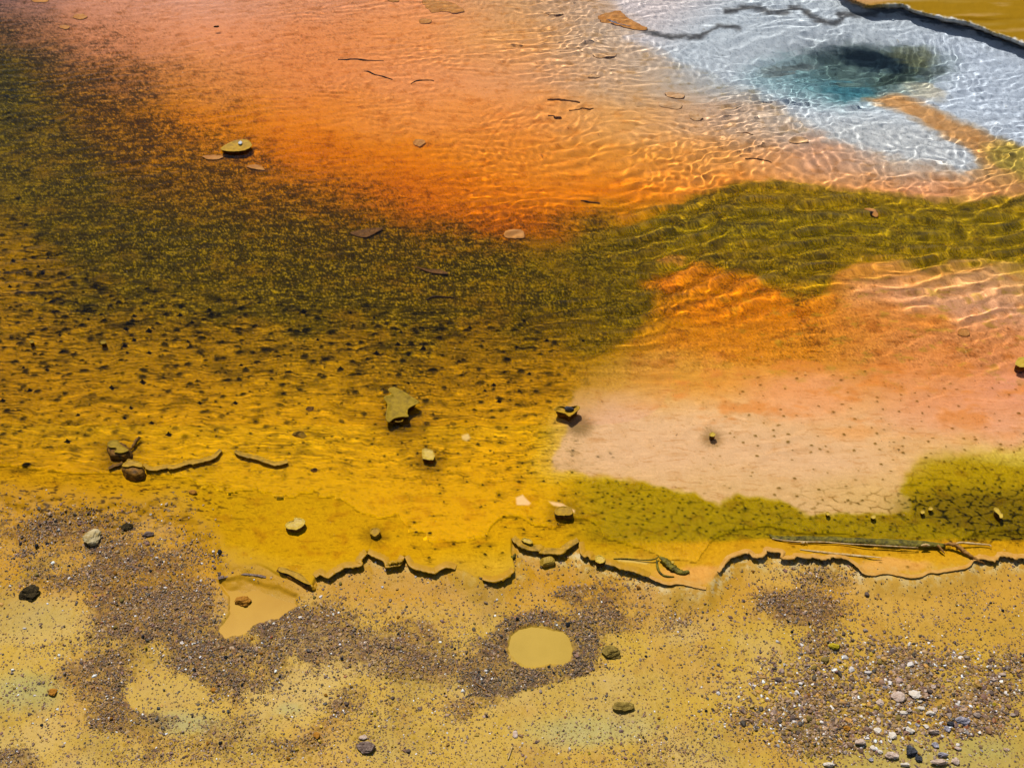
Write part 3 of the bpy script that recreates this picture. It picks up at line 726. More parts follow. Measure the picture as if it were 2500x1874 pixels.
# ------------------------------------------------------------------ the water of the spring
def build_water():
    ys = np.concatenate([np.arange(2.85, 12.6, .0145), 12.6 + .03 * (1.35 ** np.arange(1, 24) - 1) / .35])
    us = np.linspace(-.56, .56, 900)
    ext = 0.003 * (1.3 ** np.arange(1, 32) - 1) / .3
    us = np.concatenate([us[0] - ext[::-1], us, us[-1] + ext])
    U, Y = np.meshgrid(us, ys)
    dep = Y * math.cos(PITCH) + CAM_H * math.sin(PITCH)
    X = U * dep
    PX = W0 / 2 + FPX * U; PY = H0 / 2 + FPX * (CAM_H * math.cos(PITCH) - Y * math.sin(PITCH)) / dep
    sd = poly_sd(PX.clip(-1500, 4000), PY.clip(-800, 3000), SHORE_POLY, 150)
    wx = fbm(X * .9, Y * .9, 3, 601); wy = fbm(X * .9, Y * .9, 3, 611)
    x = X + wx * .16; y = Y + wy * .16
    r = np.random.default_rng(3)
    def waves(n, lo, hi, ang, spread, slope):
        z = np.zeros(X.shape)
        for _ in range(n):
            lam = math.exp(r.uniform(math.log(lo), math.log(hi))); a = R(ang + r.normal() * spread); k = 2 * math.pi / lam
            z += slope * math.sqrt(2 / n) / k * np.sin(k * (x * math.cos(a) + y * math.sin(a)) + r.uniform(0, 6.28))
        return z
    calm = ss(.013, .045, depth_plan(PX, PY))
    right = ss(1100, 1900, PX) * ss(1300, 1150, PY)
    rip = waves(26, .07, .15, 110, 11, .10)
    fine = waves(26, .045, .09, 108, 30, .05)
    cell = waves(30, .045, .10, 90, 70, .10)
    cell2 = waves(34, .10, .24, 112, 26, .12)
    pool = ss(1500, 1800, PX + (450 - PY) * .6) * ss(520, 380, PY)
    grp = np.clip(.65 + .7 * fbm(X * .9, Y * 1.2, 2, 621), .15, 1.4)
    z = rip * grp * (.66 + .3 * right) * (1 - pool * .5) + fine * (.8 + .35 * ss(1250, 800, np.abs(PX - 900) + np.abs(PY - 250) * 2) + .2 * right) * grp + cell * pool * (.12 + .36 * ss(230, 330, PY)) + cell2 * right * (.33 + .52 * ss(800, 650, PY)) * (1 - .6 * pool)
    deep = np.interp(PY, [-400, 700, 950, 1150, 1300], [1, 1, .6, .35, .12]) * (1 - .0 * right)
    deep = np.maximum(deep, right * .55)
    z = z * deep * calm * np.where((PY < -300) | (PX < -350) | (PX > 2850), 0, 1)
    ny, nx = X.shape
    i = np.arange((ny - 1) * (nx - 1)); rr = i // (nx - 1); cc = i % (nx - 1); a = rr * nx + cc
    f = np.stack([a, a + 1, a + nx + 1, a + nx], -1)
    s4 = np.minimum(np.minimum(sd.ravel()[f[:, 0]], sd.ravel()[f[:, 1]]), np.minimum(sd.ravel()[f[:, 2]], sd.ravel()[f[:, 3]]))
    dp = depth_plan(PX, PY).ravel()
    dp = dp + (.004 * fbm(X * 5, Y * 5, 4, 701)).ravel()
    f = f[(s4 > 60) & (dp[f].min(1) > .010)]
    used = np.unique(f); remap = np.zeros(X.size, np.int32); remap[used] = np.arange(len(used))
    v = np.stack([X, Y, z], -1).reshape(-1, 3)[used]
    m, nt, p = base_mat('spring_water')
    # refraction plus a weak mirror reflection (the photograph was taken through a polariser)
    rf = nt.nodes.new('ShaderNodeBsdfRefraction'); rf.inputs['Roughness'].default_value = 0; rf.inputs['IOR'].default_value = 1.33
    gl = nt.nodes.new('ShaderNodeBsdfGlossy'); gl.inputs['Roughness'].default_value = 0.02
    fr = nt.nodes.new('ShaderNodeFresnel'); fr.inputs['IOR'].default_value = 1.33
    mu = nt.nodes.new('ShaderNodeMath'); mu.operation = 'MULTIPLY'; mu.inputs[1].default_value = .34
    mx = nt.nodes.new('ShaderNodeMixShader')
    nt.links.new(fr.outputs[0], mu.inputs[0]); nt.links.new(mu.outputs[0], mx.inputs[0])
    nt.links.new(rf.outputs[0], mx.inputs[1]); nt.links.new(gl.outputs[0], mx.inputs[2])
    nt.nodes.remove(p)
    nt.links.new(mx.outputs[0], nt.nodes['Material Output'].inputs[0])
    o = new_mesh('spring_water', v, remap[f], [m])
    o.cycles.is_caustics_receiver = False
    o.cycles.is_caustics_caster = True
    tag(o, kind='structure')
build_water()

# ------------------------------------------------------------------ puddles of murky water on the shore
def build_puddle(name, poly, mat_):
    P = catmull(poly, 6, True)
    ctr = P.mean(0)
    gx, gy = ctr
    m = poly_sd(GR['PX'], GR['PY'], poly, 10) > 4
    zl = float(np.median(GR['Z'][m])) + .0035
    rings = [0.0, .35, .7, 1.0]
    vs = []
    for t in rings[1:]:
        for p in P:
            q = ctr + (p - ctr) * t
            if t == 1.0:
                q = q + (p - ctr) / np.linalg.norm(p - ctr) * 9
            vs.append(at(q[0], q[1], zl))
    vs.append(at(*ctr, zl))
    n = len(P); f4 = []
    for k in range(len(rings) - 2):
        for i in range(n):
            f4.append((k * n + i, k * n + (i + 1) % n, (k + 1) * n + (i + 1) % n, (k + 1) * n + i))
    f3 = [(len(vs) - 1, (i + 1) % n, i) for i in range(n)]
    o = new_mesh(name, vs, [np.array(f4), np.array(f3)], [mat_])
    tag(o, kind='structure')

MURK = two_tone('murky_water', '#c4a040', '#d2ac48', 2.6, .16, .0)
MURKG = two_tone('green_murky_water', '#b4a45c', '#c0ac60', 1.6, .10, .0)
MURKY = two_tone('yellow_murky_water', '#c8921c', '#d4a028', 2.6, .18, .0)
for k, p in PUD.items():
    build_puddle('puddle_water', p, {'corner': MURKG, 'yellow': MURKY}.get(k, MURK))

# ------------------------------------------------------------------ builders for stones, flakes, ledges, twigs
def under(px, py, z):
    """the point at depth z (negative) that is seen, through the water, at (px, py)"""
    p = at(px, py, 0.0)
    r = math.hypot(p[0], p[1]); ti = r / CAM_H; si = ti / math.sqrt(1 + ti * ti) / 1.33
    t = si / math.sqrt(1 - si * si)
    return np.array([p[0] + p[0] / r * -z * t, p[1] + p[1] / r * -z * t, z])

def bed(px, py):
    return -float(depth_plan(np.array([px], float), np.array([py], float))[0])

def ico(level):
    t = (1 + 5 ** .5) / 2
    v = [(-1, t, 0), (1, t, 0), (-1, -t, 0), (1, -t, 0), (0, -1, t), (0, 1, t), (0, -1, -t), (0, 1, -t), (t, 0, -1), (t, 0, 1), (-t, 0, -1), (-t, 0, 1)]
    f = [(0, 11, 5), (0, 5, 1), (0, 1, 7), (0, 7, 10), (0, 10, 11), (1, 5, 9), (5, 11, 4), (11, 10, 2), (10, 7, 6), (7, 1, 8), (3, 9, 4), (3, 4, 2), (3, 2, 6), (3, 6, 8), (3, 8, 9), (4, 9, 5), (2, 4, 11), (6, 2, 10), (8, 6, 7), (9, 8, 1)]
    v = [np.array(a) / np.linalg.norm(a) for a in v]
    for _ in range(level):
        cache = {}; nf = []
        def mid(a, b):
            k = (min(a, b), max(a, b))
            if k not in cache:
                m = v[a] + v[b]; v.append(m / np.linalg.norm(m)); cache[k] = len(v) - 1
            return cache[k]
        for a, b, c in f:
            x, y, z = mid(a, b), mid(b, c), mid(c, a)
            nf += [(a, x, z), (b, y, x), (c, z, y), (x, y, z)]
        f = nf
    return np.array(v), np.array(f)
ICO = [ico(k) for k in range(5)]

def rock_verts(lv, seed, cuts=9, rough=.16):
    """a broken stone: a ball cut by random planes, then roughened"""
    v, f = ICO[lv]; v = v.copy()
    r = np.random.default_rng(seed)
    for _ in range(cuts):
        n = r.normal(size=3); n /= np.linalg.norm(n); dd = r.uniform(.55, .85)
        t = v @ n
        v = np.where((t > dd)[:, None], v - (t - dd)[:, None] * n * .92, v)
    nn = fbm(v[:, 0] * 1.7 + seed, v[:, 1] * 1.7 + v[:, 2] * 2.1, 4, seed % 97, .6) + .4 * noise(v[:, 2] * 3.3, v[:, 0] * 3.1 + seed, seed % 89)
    return v * (1 + rough * nn)[:, None], f

def stone(name, label, cat, px, py, w, hh, mat_, seed, lv=3, group=None, zb=None, tall=.55, rough=.16, ang=0, sink=.25):
    """a stone seen w x hh photo pixels large, lying on the ground"""
    m = mpp(px, py)
    zb = ground_z(px, py) if zb is None else zb
    p = at(px, py, zb)
    dip = math.atan2(CAM_H, math.hypot(p[0], p[1]))
    W = w * m / 2; T = W * 2 * tall
    Dp = max((hh * m * math.hypot(1, 0) - T * .6 * math.cos(dip)) / math.sin(dip), w * m * .35) / 2
    v, f = rock_verts(lv, seed, rough=rough)
    v = v * np.array([W, Dp, T / 2])
    c, s_ = math.cos(R(ang)), math.sin(R(ang))
    v = np.stack([v[:, 0] * c - v[:, 1] * s_, v[:, 0] * s_ + v[:, 1] * c, v[:, 2]], 1)
    o = new_mesh(name, v, f, [M[mat_]])
    o.location = (p[0], p[1], zb + T * (.5 - sink))
    tag(o, label, cat, group)
    return o

def lid(name, outline, ztop, thick, mat_, parent, rim=.003, n=84, jitter=1.2, seed=1, tilt=0, sub=False, inner=.0):
    """a flat-topped slab from its outline in photo pixels: raised rim, rounded edge, undercut below"""
    P = catmull(outline, max(3, n // len(outline)), True)
    n = len(P); ctr = P.mean(0)
    a = np.arange(n)
    jn = noise(a * .55, a * 0 + seed, seed) * jitter + noise(a * .17, a * 0 + seed + 5, seed + 1) * jitter
    vs = []; prof = [(.18, 0), (.4, 0), (.62, 0), (.8, .2), (.9, .9), (.96, 1.0), (1.0, .3), (.985, -1), (.93, -2), (.80, -3)]
    for k, (t, zk) in enumerate(prof):
        for i in range(n):
            d = P[i] - ctr
            q = ctr + d * t + d / (np.linalg.norm(d) + 1e-6) * jn[i] * (t > .75)
            nz = noise(np.array([q[0] * .13]), np.array([q[1] * .2]), seed + 3)[0]
            z = {True: ztop + (rim * zk if zk > 0 else 0) + nz * rim * .45 - inner * (t < .7), False: ztop - thick * (-zk) / 3}[zk >= 0]
            z += tilt * (q[1] - ctr[1])
            vs.append((under if sub else at)(q[0], q[1], z))
    c0 = len(vs); vs.append((under if sub else at)(ctr[0], ctr[1], ztop - inner))
    f4 = [(k * n + i, (k + 1) * n + i, (k + 1) * n + (i + 1) % n, k * n + (i + 1) % n) for k in range(len(prof) - 1) for i in range(n)]
    f3 = [(c0, i, (i + 1) % n) for i in range(n)]
    return new_mesh(name, vs, [np.array(f4), np.array(f3)], [M[mat_]], parent=parent)

def pedestal(name, outline, ztop, zbot, mat_, parent, top=.82, bot=.9, shift=(0, 0), seed=1, rough=.06):
    P = catmull(outline, max(3, 60 // len(outline)), True); n = len(P); ctr = P.mean(0)
    vs = []; L = 9
    for k in range(L):
        t = k / (L - 1); z = ztop + (zbot - ztop) * t
        sc_ = top + (bot - top) * t + .10 * math.sin(math.pi * t)
        for i in range(n):
            d = P[i] - ctr
            nz = noise(np.array([i * .23]), np.array([k * .5 + seed]), seed)[0]
            q = ctr + d * sc_ * (1 + rough * 2 * nz)
            w = at(q[0] + shift[0] * t, q[1] + shift[1] * t, ztop)
            w[2] = z; vs.append(w)
    f4 = [(k * n + i, (k + 1) * n + i, (k + 1) * n + (i + 1) % n, k * n + (i + 1) % n) for k in range(L - 1) for i in range(n)]
    w = at(ctr[0], ctr[1], ztop); w[2] = ztop + .002; vs.append(w)
    f3 = [(len(vs) - 1, i, (i + 1) % n) for i in range(n)]
    return new_mesh(name, vs, [np.array(f4), np.array(f3)], [M[mat_]], parent=parent)

def rebase(root):
    """put the meshes of a thing into its Empty's own space"""
    L_ = np.array(root.location)
    for ch in root.children:
        if ch.type == 'MESH' and not ch.get('done'):
            co = np.empty(len(ch.data.vertices) * 3, f32); ch.data.vertices.foreach_get('co', co)
            ch.data.vertices.foreach_set('co', (co.reshape(-1, 3) - L_).astype(f32).ravel()); ch.data.update()

def capped(name, label, cat, outline, ztop=.03, thick=.012, cap='gold_cap', body='brown_body', group=None, rim=.003, bscale=(.8, .92), shift=(0, 3), seed=1, extra=None, zbot=None, inner=0., body_outline=None):
    P = np.array(outline, float); ctr = P.mean(0)
    zb = (bed(*ctr) - .01) if zbot is None else zbot
    b = at(ctr[0], ctr[1], ztop); root = empty(name, (b[0], b[1], zb))
    lid('cap', outline, ztop, thick, cap, root, rim=rim, seed=seed, inner=inner)
    pedestal('stone_body' if cat == 'stone' else 'underside', body_outline or outline, ztop - thick * .7, zb, body, root, bscale[0], bscale[1], shift, seed)
    if extra: extra(root, ztop)
    rebase(root)
    tag(root, label, cat, group)
    return root

def tube(name, pts, rad, mat_, zs, parent=None, sub=False, seed=1, seg=8, flat=1.0, wob=.25):
    """a twig or curl: pts in photo pixels, radii in metres, heights per point"""
    P = catmull(np.column_stack([pts, zs, rad]), 7)
    W = np.array([(under if sub else at)(p[0], p[1], p[2]) for p in P]); r = P[:, 3]
    n = len(W); vs = []
    T = np.gradient(W, axis=0); T /= np.linalg.norm(T, axis=1)[:, None] + 1e-9
    side = np.cross(T, [0, 0, 1]); side /= np.linalg.norm(side, axis=1)[:, None] + 1e-9
    up = np.cross(side, T)
    for i in range(n):
        for k in range(seg):
            a = 2 * math.pi * k / seg
            w = 1 + wob * noise(np.array([i * .45 + k * .9]), np.array([seed * 1.7 + k]), seed)[0]
            vs.append(W[i] + (side[i] * math.cos(a) + up[i] * math.sin(a) * flat) * max(r[i], .0008) * w)
    vs.append(W[0]); vs.append(W[-1])
    f4 = [(i * seg + k, i * seg + (k + 1) % seg, (i + 1) * seg + (k + 1) % seg, (i + 1) * seg + k) for i in range(n - 1) for k in range(seg)]
    f3 = [(len(vs) - 2, (k + 1) % seg, k) for k in range(seg)] + [(len(vs) - 1, (n - 1) * seg + k, (n - 1) * seg + (k + 1) % seg) for k in range(seg)]
    return new_mesh(name, vs, [np.array(f4), np.array(f3)], [M[mat_]], parent=parent)

def ledge(label, line, mat_='gold_orange_cap', seed=1, over=4., high=.010, back=16, drop=-.036, ends=True, name='mat_ledge', cat='mat ledge', group='ledges of the mat edge', z0=.005):
    """a thin overhanging lip of mat along the step; line in photo pixels, water above it"""
    P = catmull(line, 6); n = len(P)
    T = np.gradient(P, axis=0); T /= np.linalg.norm(T, axis=1)[:, None] + 1e-9
    N = np.column_stack([-T[:, 1], T[:, 0]])
    N = np.array([np.mean(N[max(0, i - 3):i + 4], axis=0) for i in range(n)]); N /= np.linalg.norm(N, axis=1)[:, None]
    i_ = np.arange(n); a = noise(i_ * .31, i_ * 0 + seed, seed) ; b = noise(i_ * .12, i_ * 0 + seed * 2, seed + 1)
    e = np.minimum(1, np.minimum(i_, n - 1 - i_) / 5.) if ends else np.ones(n)
    ov = over * .85 * (1 + .5 * a + .4 * b) * e; hi = high * .42 * (1 + .6 * b + .5 * a) * (.3 + .7 * e); ov = ov * (.8 + .7 * noise(i_ * .6, i_ * 0 + seed + 9, seed + 2))
    prof = [(-back, 0, -.004), (-back * .7, .25, 0), (-back * .4, .6, 0), (-3, .9, 0), (0, 1.0, 0), (1, .9, 0), (1.15, .45, -.001), (.9, 0, -.005), (.3, 0, -.012), (-1, 0, -.022), (-2.5, 0, drop)]
    vs = []
    for j, (s_, hz, dz) in enumerate(prof):
        for i in range(n):
            off = (s_ * ov[i] if s_ > 0 else s_ * (1 + .25 * a[(i * 3 + j) % n])) 
            q = P[i] + N[i] * off
            z = z0 + hi[i] * hz + dz * (1 if dz < -.0035 else e[i])
            w = at(q[0], q[1], 0); w[2] = z
            k = (w[1] if z == 0 else w[1]); w[0] *= (CAM_H - z) / CAM_H; w[1] *= (CAM_H - z) / CAM_H
            vs.append(w)
    f4 = [(j * n + i, (j + 1) * n + i, (j + 1) * n + i + 1, j * n + i + 1) for j in range(len(prof) - 1) for i in range(n - 1)]
    o = new_mesh(name, vs, [np.array(f4)], [M[mat_]])
    tag(o, label, cat, group)
    return o

# ------------------------------------------------------------------ ledges along the shore
ledge('serrated overhanging mat edge rising to a peak, right of the yellow curled flap', EDGE_B, seed=2)
ledge('overhanging mat edge with a ragged notch, between the two peaks of the shoreline', EDGE_C, seed=5)
ledge('smooth bowl shaped overhanging mat edge right of the notched one', EDGE_D, seed=7)
ledge('short upcurled mat edge with a pale tip, alone left below the square stone', EDGE_E, seed=9, over=6, high=.016, back=14)
ledge('thick brown mat edge carrying a flat yellow pebble, above the square stone', EDGE_F, seed=11, over=5, high=.014, back=16, mat_='gold_body')
ledge('lobed steep mat edge joining the peak to the round cream pebble', EDGE_G, seed=13, over=4)
ledge('long low mat edge running right from the round cream pebble', EDGE_H, seed=17, over=4)
ledge('thin crinkled orange mat edge at the lowest bay of the shoreline', EDGE_I, seed=19, over=2, high=.004, back=8, mat_='pale_orange', drop=-.012)
ledge('scalloped overhanging mat edge with pale lips round the white crust', EDGE_J, seed=23, over=5, high=.012, back=9, mat_='pale_orange')
ledge('thin crinkled mat edge of the pale orange flat, right of the scalloped edge', EDGE_K, seed=29, over=2.5, high=.005, back=8, mat_='pale_orange', drop=-.014)
ledge('overhanging mat edge with smooth lips at the right border, beyond the forked twig', EDGE_M, seed=31, over=5, high=.012, back=10, mat_='pale_orange')
C4b = lambda p: crop(200, 1050, 4.096, p)
ledge('curled ridge of mat running right from the lower capped stone', C4b([(610, 350), (660, 385), (720, 395), (780, 385), (850, 372), (900, 378), (970, 365), (1050, 335), (1140, 325), (1230, 305), (1320, 275), (1400, 205)]), seed=37, over=4, high=.012, back=8, mat_='gold_body', group='ridges in the gold mat', drop=-.02)
ledge('curled ridge of mat sloping down to the right, apart from the longer ridge', C4b([(1525, 220), (1580, 245), (1680, 270), (1770, 290), (1860, 325), (1940, 345), (2060, 325)]), seed=41, over=4, high=.011, back=8, mat_='gold_body', group='ridges in the gold mat', drop=-.02)
ledge('short thin ridge of mat left of the lower capped stone', C4b([(270, 390), (320, 360), (370, 348), (410, 325)]), seed=43, over=3, high=.006, back=5, mat_='brown_body', group='ridges in the gold mat', drop=-.015)
ledge('low crumbly ridge arching over the yellow puddle', crop(0, 1234, 2.59, [(1380, 465), (1450, 445), (1530, 433), (1620, 440), (1680, 455)]), seed=47, over=2.5, high=.006, back=6, mat_='mauve_stone', drop=-.02, z0=-.012, group=None)

# yellow curled flap
A_OUT = C3([(62, 372), (100, 340), (180, 360), (240, 395), (300, 410), (350, 470), (388, 512), (330, 512), (240, 458), (150, 420)])
r_ = empty('curled_mat_flap', at(704, 1408, -.03))
pedestal('underside', A_OUT, .006, -.04, 'brown_body', r_, .86, .95, (-2, 5), 5)
lid('cap', C3([(100, 365), (130, 350), (200, 375), (290, 408), (345, 465), (370, 500), (330, 490), (260, 455), (180, 410), (110, 390)]), .014, .010, 'gold_cap', r_, seed=9, jitter=.8)
rebase(r_); tag(r_, 'long curled flap with a pale yellow top at the left end of the mat edge', 'mat flap')
tube('mat_curl', C3([(360, 505), (385, 520), (400, 545), (410, 500), (425, 480)]), [.006, .008, .009, .007, .004], 'gold_orange_cap', [0, -.005, -.02, -.02, -.03], seed=3)['label'] = 'small orange spill of mat hanging at the tip of the yellow flap'
bpy.data.objects['mat_curl']['category'] = 'mat curl'
k_ = tube('mat_crust', C3([(1000, 345), (1040, 322), (1080, 318), (1110, 312), (1140, 290)]), [.007, .011, .010, .009, .004], 'gold_body', [.004, .01, .012, .01, .006], seed=8, wob=.9)
tag(k_, 'lumpy crust of mat sitting in the notch of the mat edge', 'mat crust')
k_ = tube('mat_crust', C4([(90, 335), (105, 318), (130, 300), (145, 270)]), [.004, .008, .008, .003], 'green_twig', [-.01, -.004, -.006, -.012], seed=9, wob=.9)
tag(k_, 'small olive crust at the corner left of the square stone', 'mat crust')

# ------------------------------------------------------------------ stones and flakes standing in the water
TL = lambda p: crop(0, 0, 2.59, p)
TM = lambda p: crop(825, 0, 2.59, p)
ML = lambda p: crop(0, 620, 2.59, p)
MM = lambda p: crop(825, 620, 2.59, p)
BL = lambda p: crop(0, 1234, 2.59, p)
BM = lambda p: crop(825, 1234, 2.59, p)
BR = lambda p: crop(1650, 1234, 2.59, p)
FL = lambda p: crop(850, 900, 6.32, p)

def peb(root, px, py, w, h, mat_, z, seed, name='pebble', tall=.6):
    m = mpp(px, py); v, f = rock_verts(2, seed)
    p = at(px, py, z)
    o = new_mesh(name, v * np.array([w * m / 2, h * m * .8, w * m * tall / 2]) + p, f, [M[mat_]], parent=root)
    return o

capped('mat_disc', 'large flat olive disc with a white stone on it, standing in the dark orange water', 'mat disc', TL([(1395, 945), (1430, 912), (1500, 885), (1560, 884), (1590, 908), (1585, 933), (1530, 955), (1450, 958)]), .012, .012,
       'gold_cap', 'brown_body', seed=3, bscale=(.85, .75), shift=(0, 0), inner=.002)
k_ = stone('white_stone', 'small white stone lying on the large olive disc', 'stone', 587, 351, 12, 13, 'white_bit', 5, 2, zb=.012)
capped('big_flake', 'biggest flake, olive with a raised yellow rim and jagged outline, in the gold water', 'mat flake', FL([(545, 440), (640, 400), (680, 365), (610, 322), (690, 278), (780, 312), (920, 385), (1000, 445), (1112, 512), (1030, 562), (940, 612), (918, 690), (938, 742), (830, 745), (700, 782), (622, 832), (575, 760), (590, 640), (600, 540)]),
       .022, .010, 'green_cap', 'brown_body', rim=.007, seed=21, bscale=(.72, .62), inner=.001)
t_ = tube('twig', FL([(700, 805), (760, 818), (825, 812), (850, 780)]), [.002, .003, .004, .002], 'gold_body', [.012, .014, .016, .012], seed=3)
tag(t_, 'tiny forked twig poking out under the biggest flake', 'twig')
capped('capped_stone', 'squarish yellow topped stone right below the biggest flake', 'stone', FL([(1140, 1262), (1180, 1225), (1240, 1238), (1300, 1252), (1322, 1300), (1342, 1342), (1318, 1400), (1280, 1410), (1210, 1398), (1150, 1380)]), .014, .012, 'rim', 'brown_body', seed=4, bscale=(.9, .8))
capped('triangular_cup', 'triangular yellow rimmed cup at the left edge of the pale tongue', 'mat cup', MM([(1370, 975), (1400, 960), (1460, 964), (1520, 958), (1527, 980), (1492, 1010), (1465, 1028), (1432, 1008), (1375, 992)]), .018, .012, 'gold_cap', 'brown_body', rim=.007, seed=6, bscale=(.8, .6), inner=.004,
       extra=lambda root, z: peb(root, 825 + 1460 / 2.59, 620 + 980 / 2.59, 26, 9, 'dark_stone', z + .002, 8, 'black_core'))
capped('capped_stone', 'upper of the two big brown stones with olive caps at left', 'stone', ML([(680, 1192), (705, 1178), (740, 1175), (770, 1208), (812, 1236), (800, 1250), (752, 1258), (722, 1250), (735, 1225), (690, 1220)]), .034, .012, 'green_cap', 'brown_body', seed=7,
       body_outline=ML([(676, 1195), (740, 1180), (800, 1200), (826, 1245), (800, 1272), (740, 1275), (690, 1262)]), bscale=(.86, 1.0), shift=(0, 2), zbot=-.04)
capped('capped_stone', 'lower of the two big brown stones, its cap a yellow fan, at left', 'stone', ML([(770, 1338), (795, 1310), (815, 1294), (850, 1305), (890, 1318), (902, 1345), (870, 1345), (840, 1338), (805, 1345)]), .036, .010, 'gold_cap', 'brown_body', seed=9,
       body_outline=ML([(768, 1338), (815, 1310), (880, 1320), (910, 1360), (890, 1392), (840, 1398), (790, 1380)]), bscale=(.86, 1.0), shift=(0, 2), zbot=-.03)
t_ = tube('twig', ML([(885, 1158), (865, 1175), (845, 1210), (828, 1235)]), [.007, .009, .008, .006], 'brown_body', [.012, .010, .006, 0], seed=13, wob=.6)
tag(t_, 'stubby dark twig leaning on the upper capped stone', 'twig')
capped('capped_stone', 'lobed yellow topped stone in the smooth gold mat left of the round one', 'stone', BL([(1805, 120), (1825, 100), (1858, 92), (1862, 75), (1920, 84), (1927, 118), (1880, 150), (1815, 145)]), .022, .012, 'rim', 'brown_body', seed=14, bscale=(.86, .8), zbot=-.02)
capped('round_stone', 'small round yellow stone with dark fringe in the smooth gold mat', 'stone', BM([(202, 165), (208, 148), (232, 138), (262, 145), (266, 165), (250, 185), (232, 194), (208, 180)]), .018, .012, 'gold_cap', 'gold_body', seed=15, bscale=(.9, .9), zbot=-.02)
capped('capped_stone', 'oblong yellow stone beside the pale scar, left of the green band', 'stone', BM([(1370, 30), (1385, 12), (1425, 2), (1470, 10), (1486, 35), (1475, 58), (1425, 62), (1378, 56)]), .020, .012, 'gold_cap', 'brown_body', seed=16, bscale=(.9, .85), zbot=-.02)
stone('stone', 'beige angular stone among the dark gravel at far left', 'stone', 228, 1316, 52, 46, 'beige_stone', 17, 4, tall=.5)
stone('stone', 'black mossy lump at the far left edge of the shore', 'stone', 76, 1450, 50, 44, 'moss', 18, 4, tall=.5, rough=.3)
stone('square_stone', 'square yellow stone standing on the bare mud below the mat edge', 'stone', 1334, 1374, 42, 36, 'cubestone', 19, 4, tall=.6, rough=.06)
capped('round_stone', 'round cream pebble wedged in the mat edge', 'stone', C4([(886, 318), (900, 290), (940, 284), (978, 312), (978, 345), (935, 362), (896, 345)]), .016, .012, 'rim', 'brown_body', seed=20, bscale=(.92, .8), zbot=-.04)
capped('flat_pebble', 'flat yellow pebble set in the thick brown mat edge', 'stone', C4([(205, 130), (240, 124), (290, 140), (306, 165), (285, 180), (235, 165), (208, 148)]), .018, .006, 'rim', 'gold_body', seed=22, zbot=-.01, bscale=(.9, .9))
for nm, lb, px, py, w, h, mt, zz, sd_ in [
    ('stone', 'olive brown boulder, broken, on the right rim of the round puddle', 1494, 1594, 50, 44, 'olive_stone', None, 23),
    ('stone', 'long speckled olive stone on the open mud below the round puddle', 1521, 1728, 55, 30, 'olive_stone', None, 24),
    ('stone', 'bright yellow stone in the mauve gravel, right', 2038, 1578, 32, 19, 'yellow_stone', None, 25),
    ('stone', 'stone half sunk in the yellow puddle', 598, 1470, 46, 30, 'orange_stone', None, 26),
    ('stone', 'ochre lump alone on the mud at far left', 129, 1691, 28, 24, 'orange_stone', None, 27),
    ('stone', 'ochre pebble in the gravel above the mint green puddle stain', 521, 1684, 17, 14, 'orange_stone', None, 28),
    ('stone', 'ochre pebble near the bottom, left of centre', 773, 1796, 20, 19, 'orange_stone', None, 29),
    ('stone', 'upright pale oval pebble on the bare mud near the bottom centre', 1258, 1792, 13, 23, 'pink_stone', None, 30),
    ('stone', 'lumpy whitish stone at the bottom left of centre', 886, 1800, 24, 16, 'pink_stone', None, 31),
    ('stone', 'flat grey mauve slab at the bottom left of centre', 896, 1827, 56, 34, 'mauve_stone', None, 32),
    ('stone', 'flat mauve slab in the upper left gravel', 363, 1306, 32, 16, 'mauve_stone', None, 33),
    ('stone', 'dark mossy clump in the upper left gravel, right of the beige stone', 312, 1288, 32, 22, 'moss', None, 34),
    ('stone', 'small dark round stone in the gold water above the long ridge gap', 766, 1150, 19, 14, 'brown_body', None, 35),
    ('stone', 'small low tan stone in the flat gold mat at left', 470, 1203, 24, 14, 'orange_stone', None, 36),
    ('stone', 'tiny brown stone at the upper left, beyond the discs', 529, 67, 14, 6, 'dark_twig', .01, 37),
    ('litter', 'tiny blue and white scrap on the mud below the mat edge', 934, 1433, 9, 7, 'white_bit', None, 38)]:
    stone(nm, lb, 'stone' if nm == 'stone' else 'litter', px, py, w, h, mt, sd_, 4 if w > 25 else 3, zb=zz, tall=.45)
stone('sunken_stone', 'upper sunken brown stone in the gold water left of the biggest flake', 'stone', 757, 1005, 27, 22, 'brown_body', 39, 3, zb=-.045, tall=.5)
stone('sunken_stone', 'lower and larger sunken brown stone in the gold water left of the biggest flake', 'stone', 733, 1068, 40, 26, 'gold_body', 40, 4, zb=-.035, tall=.45)

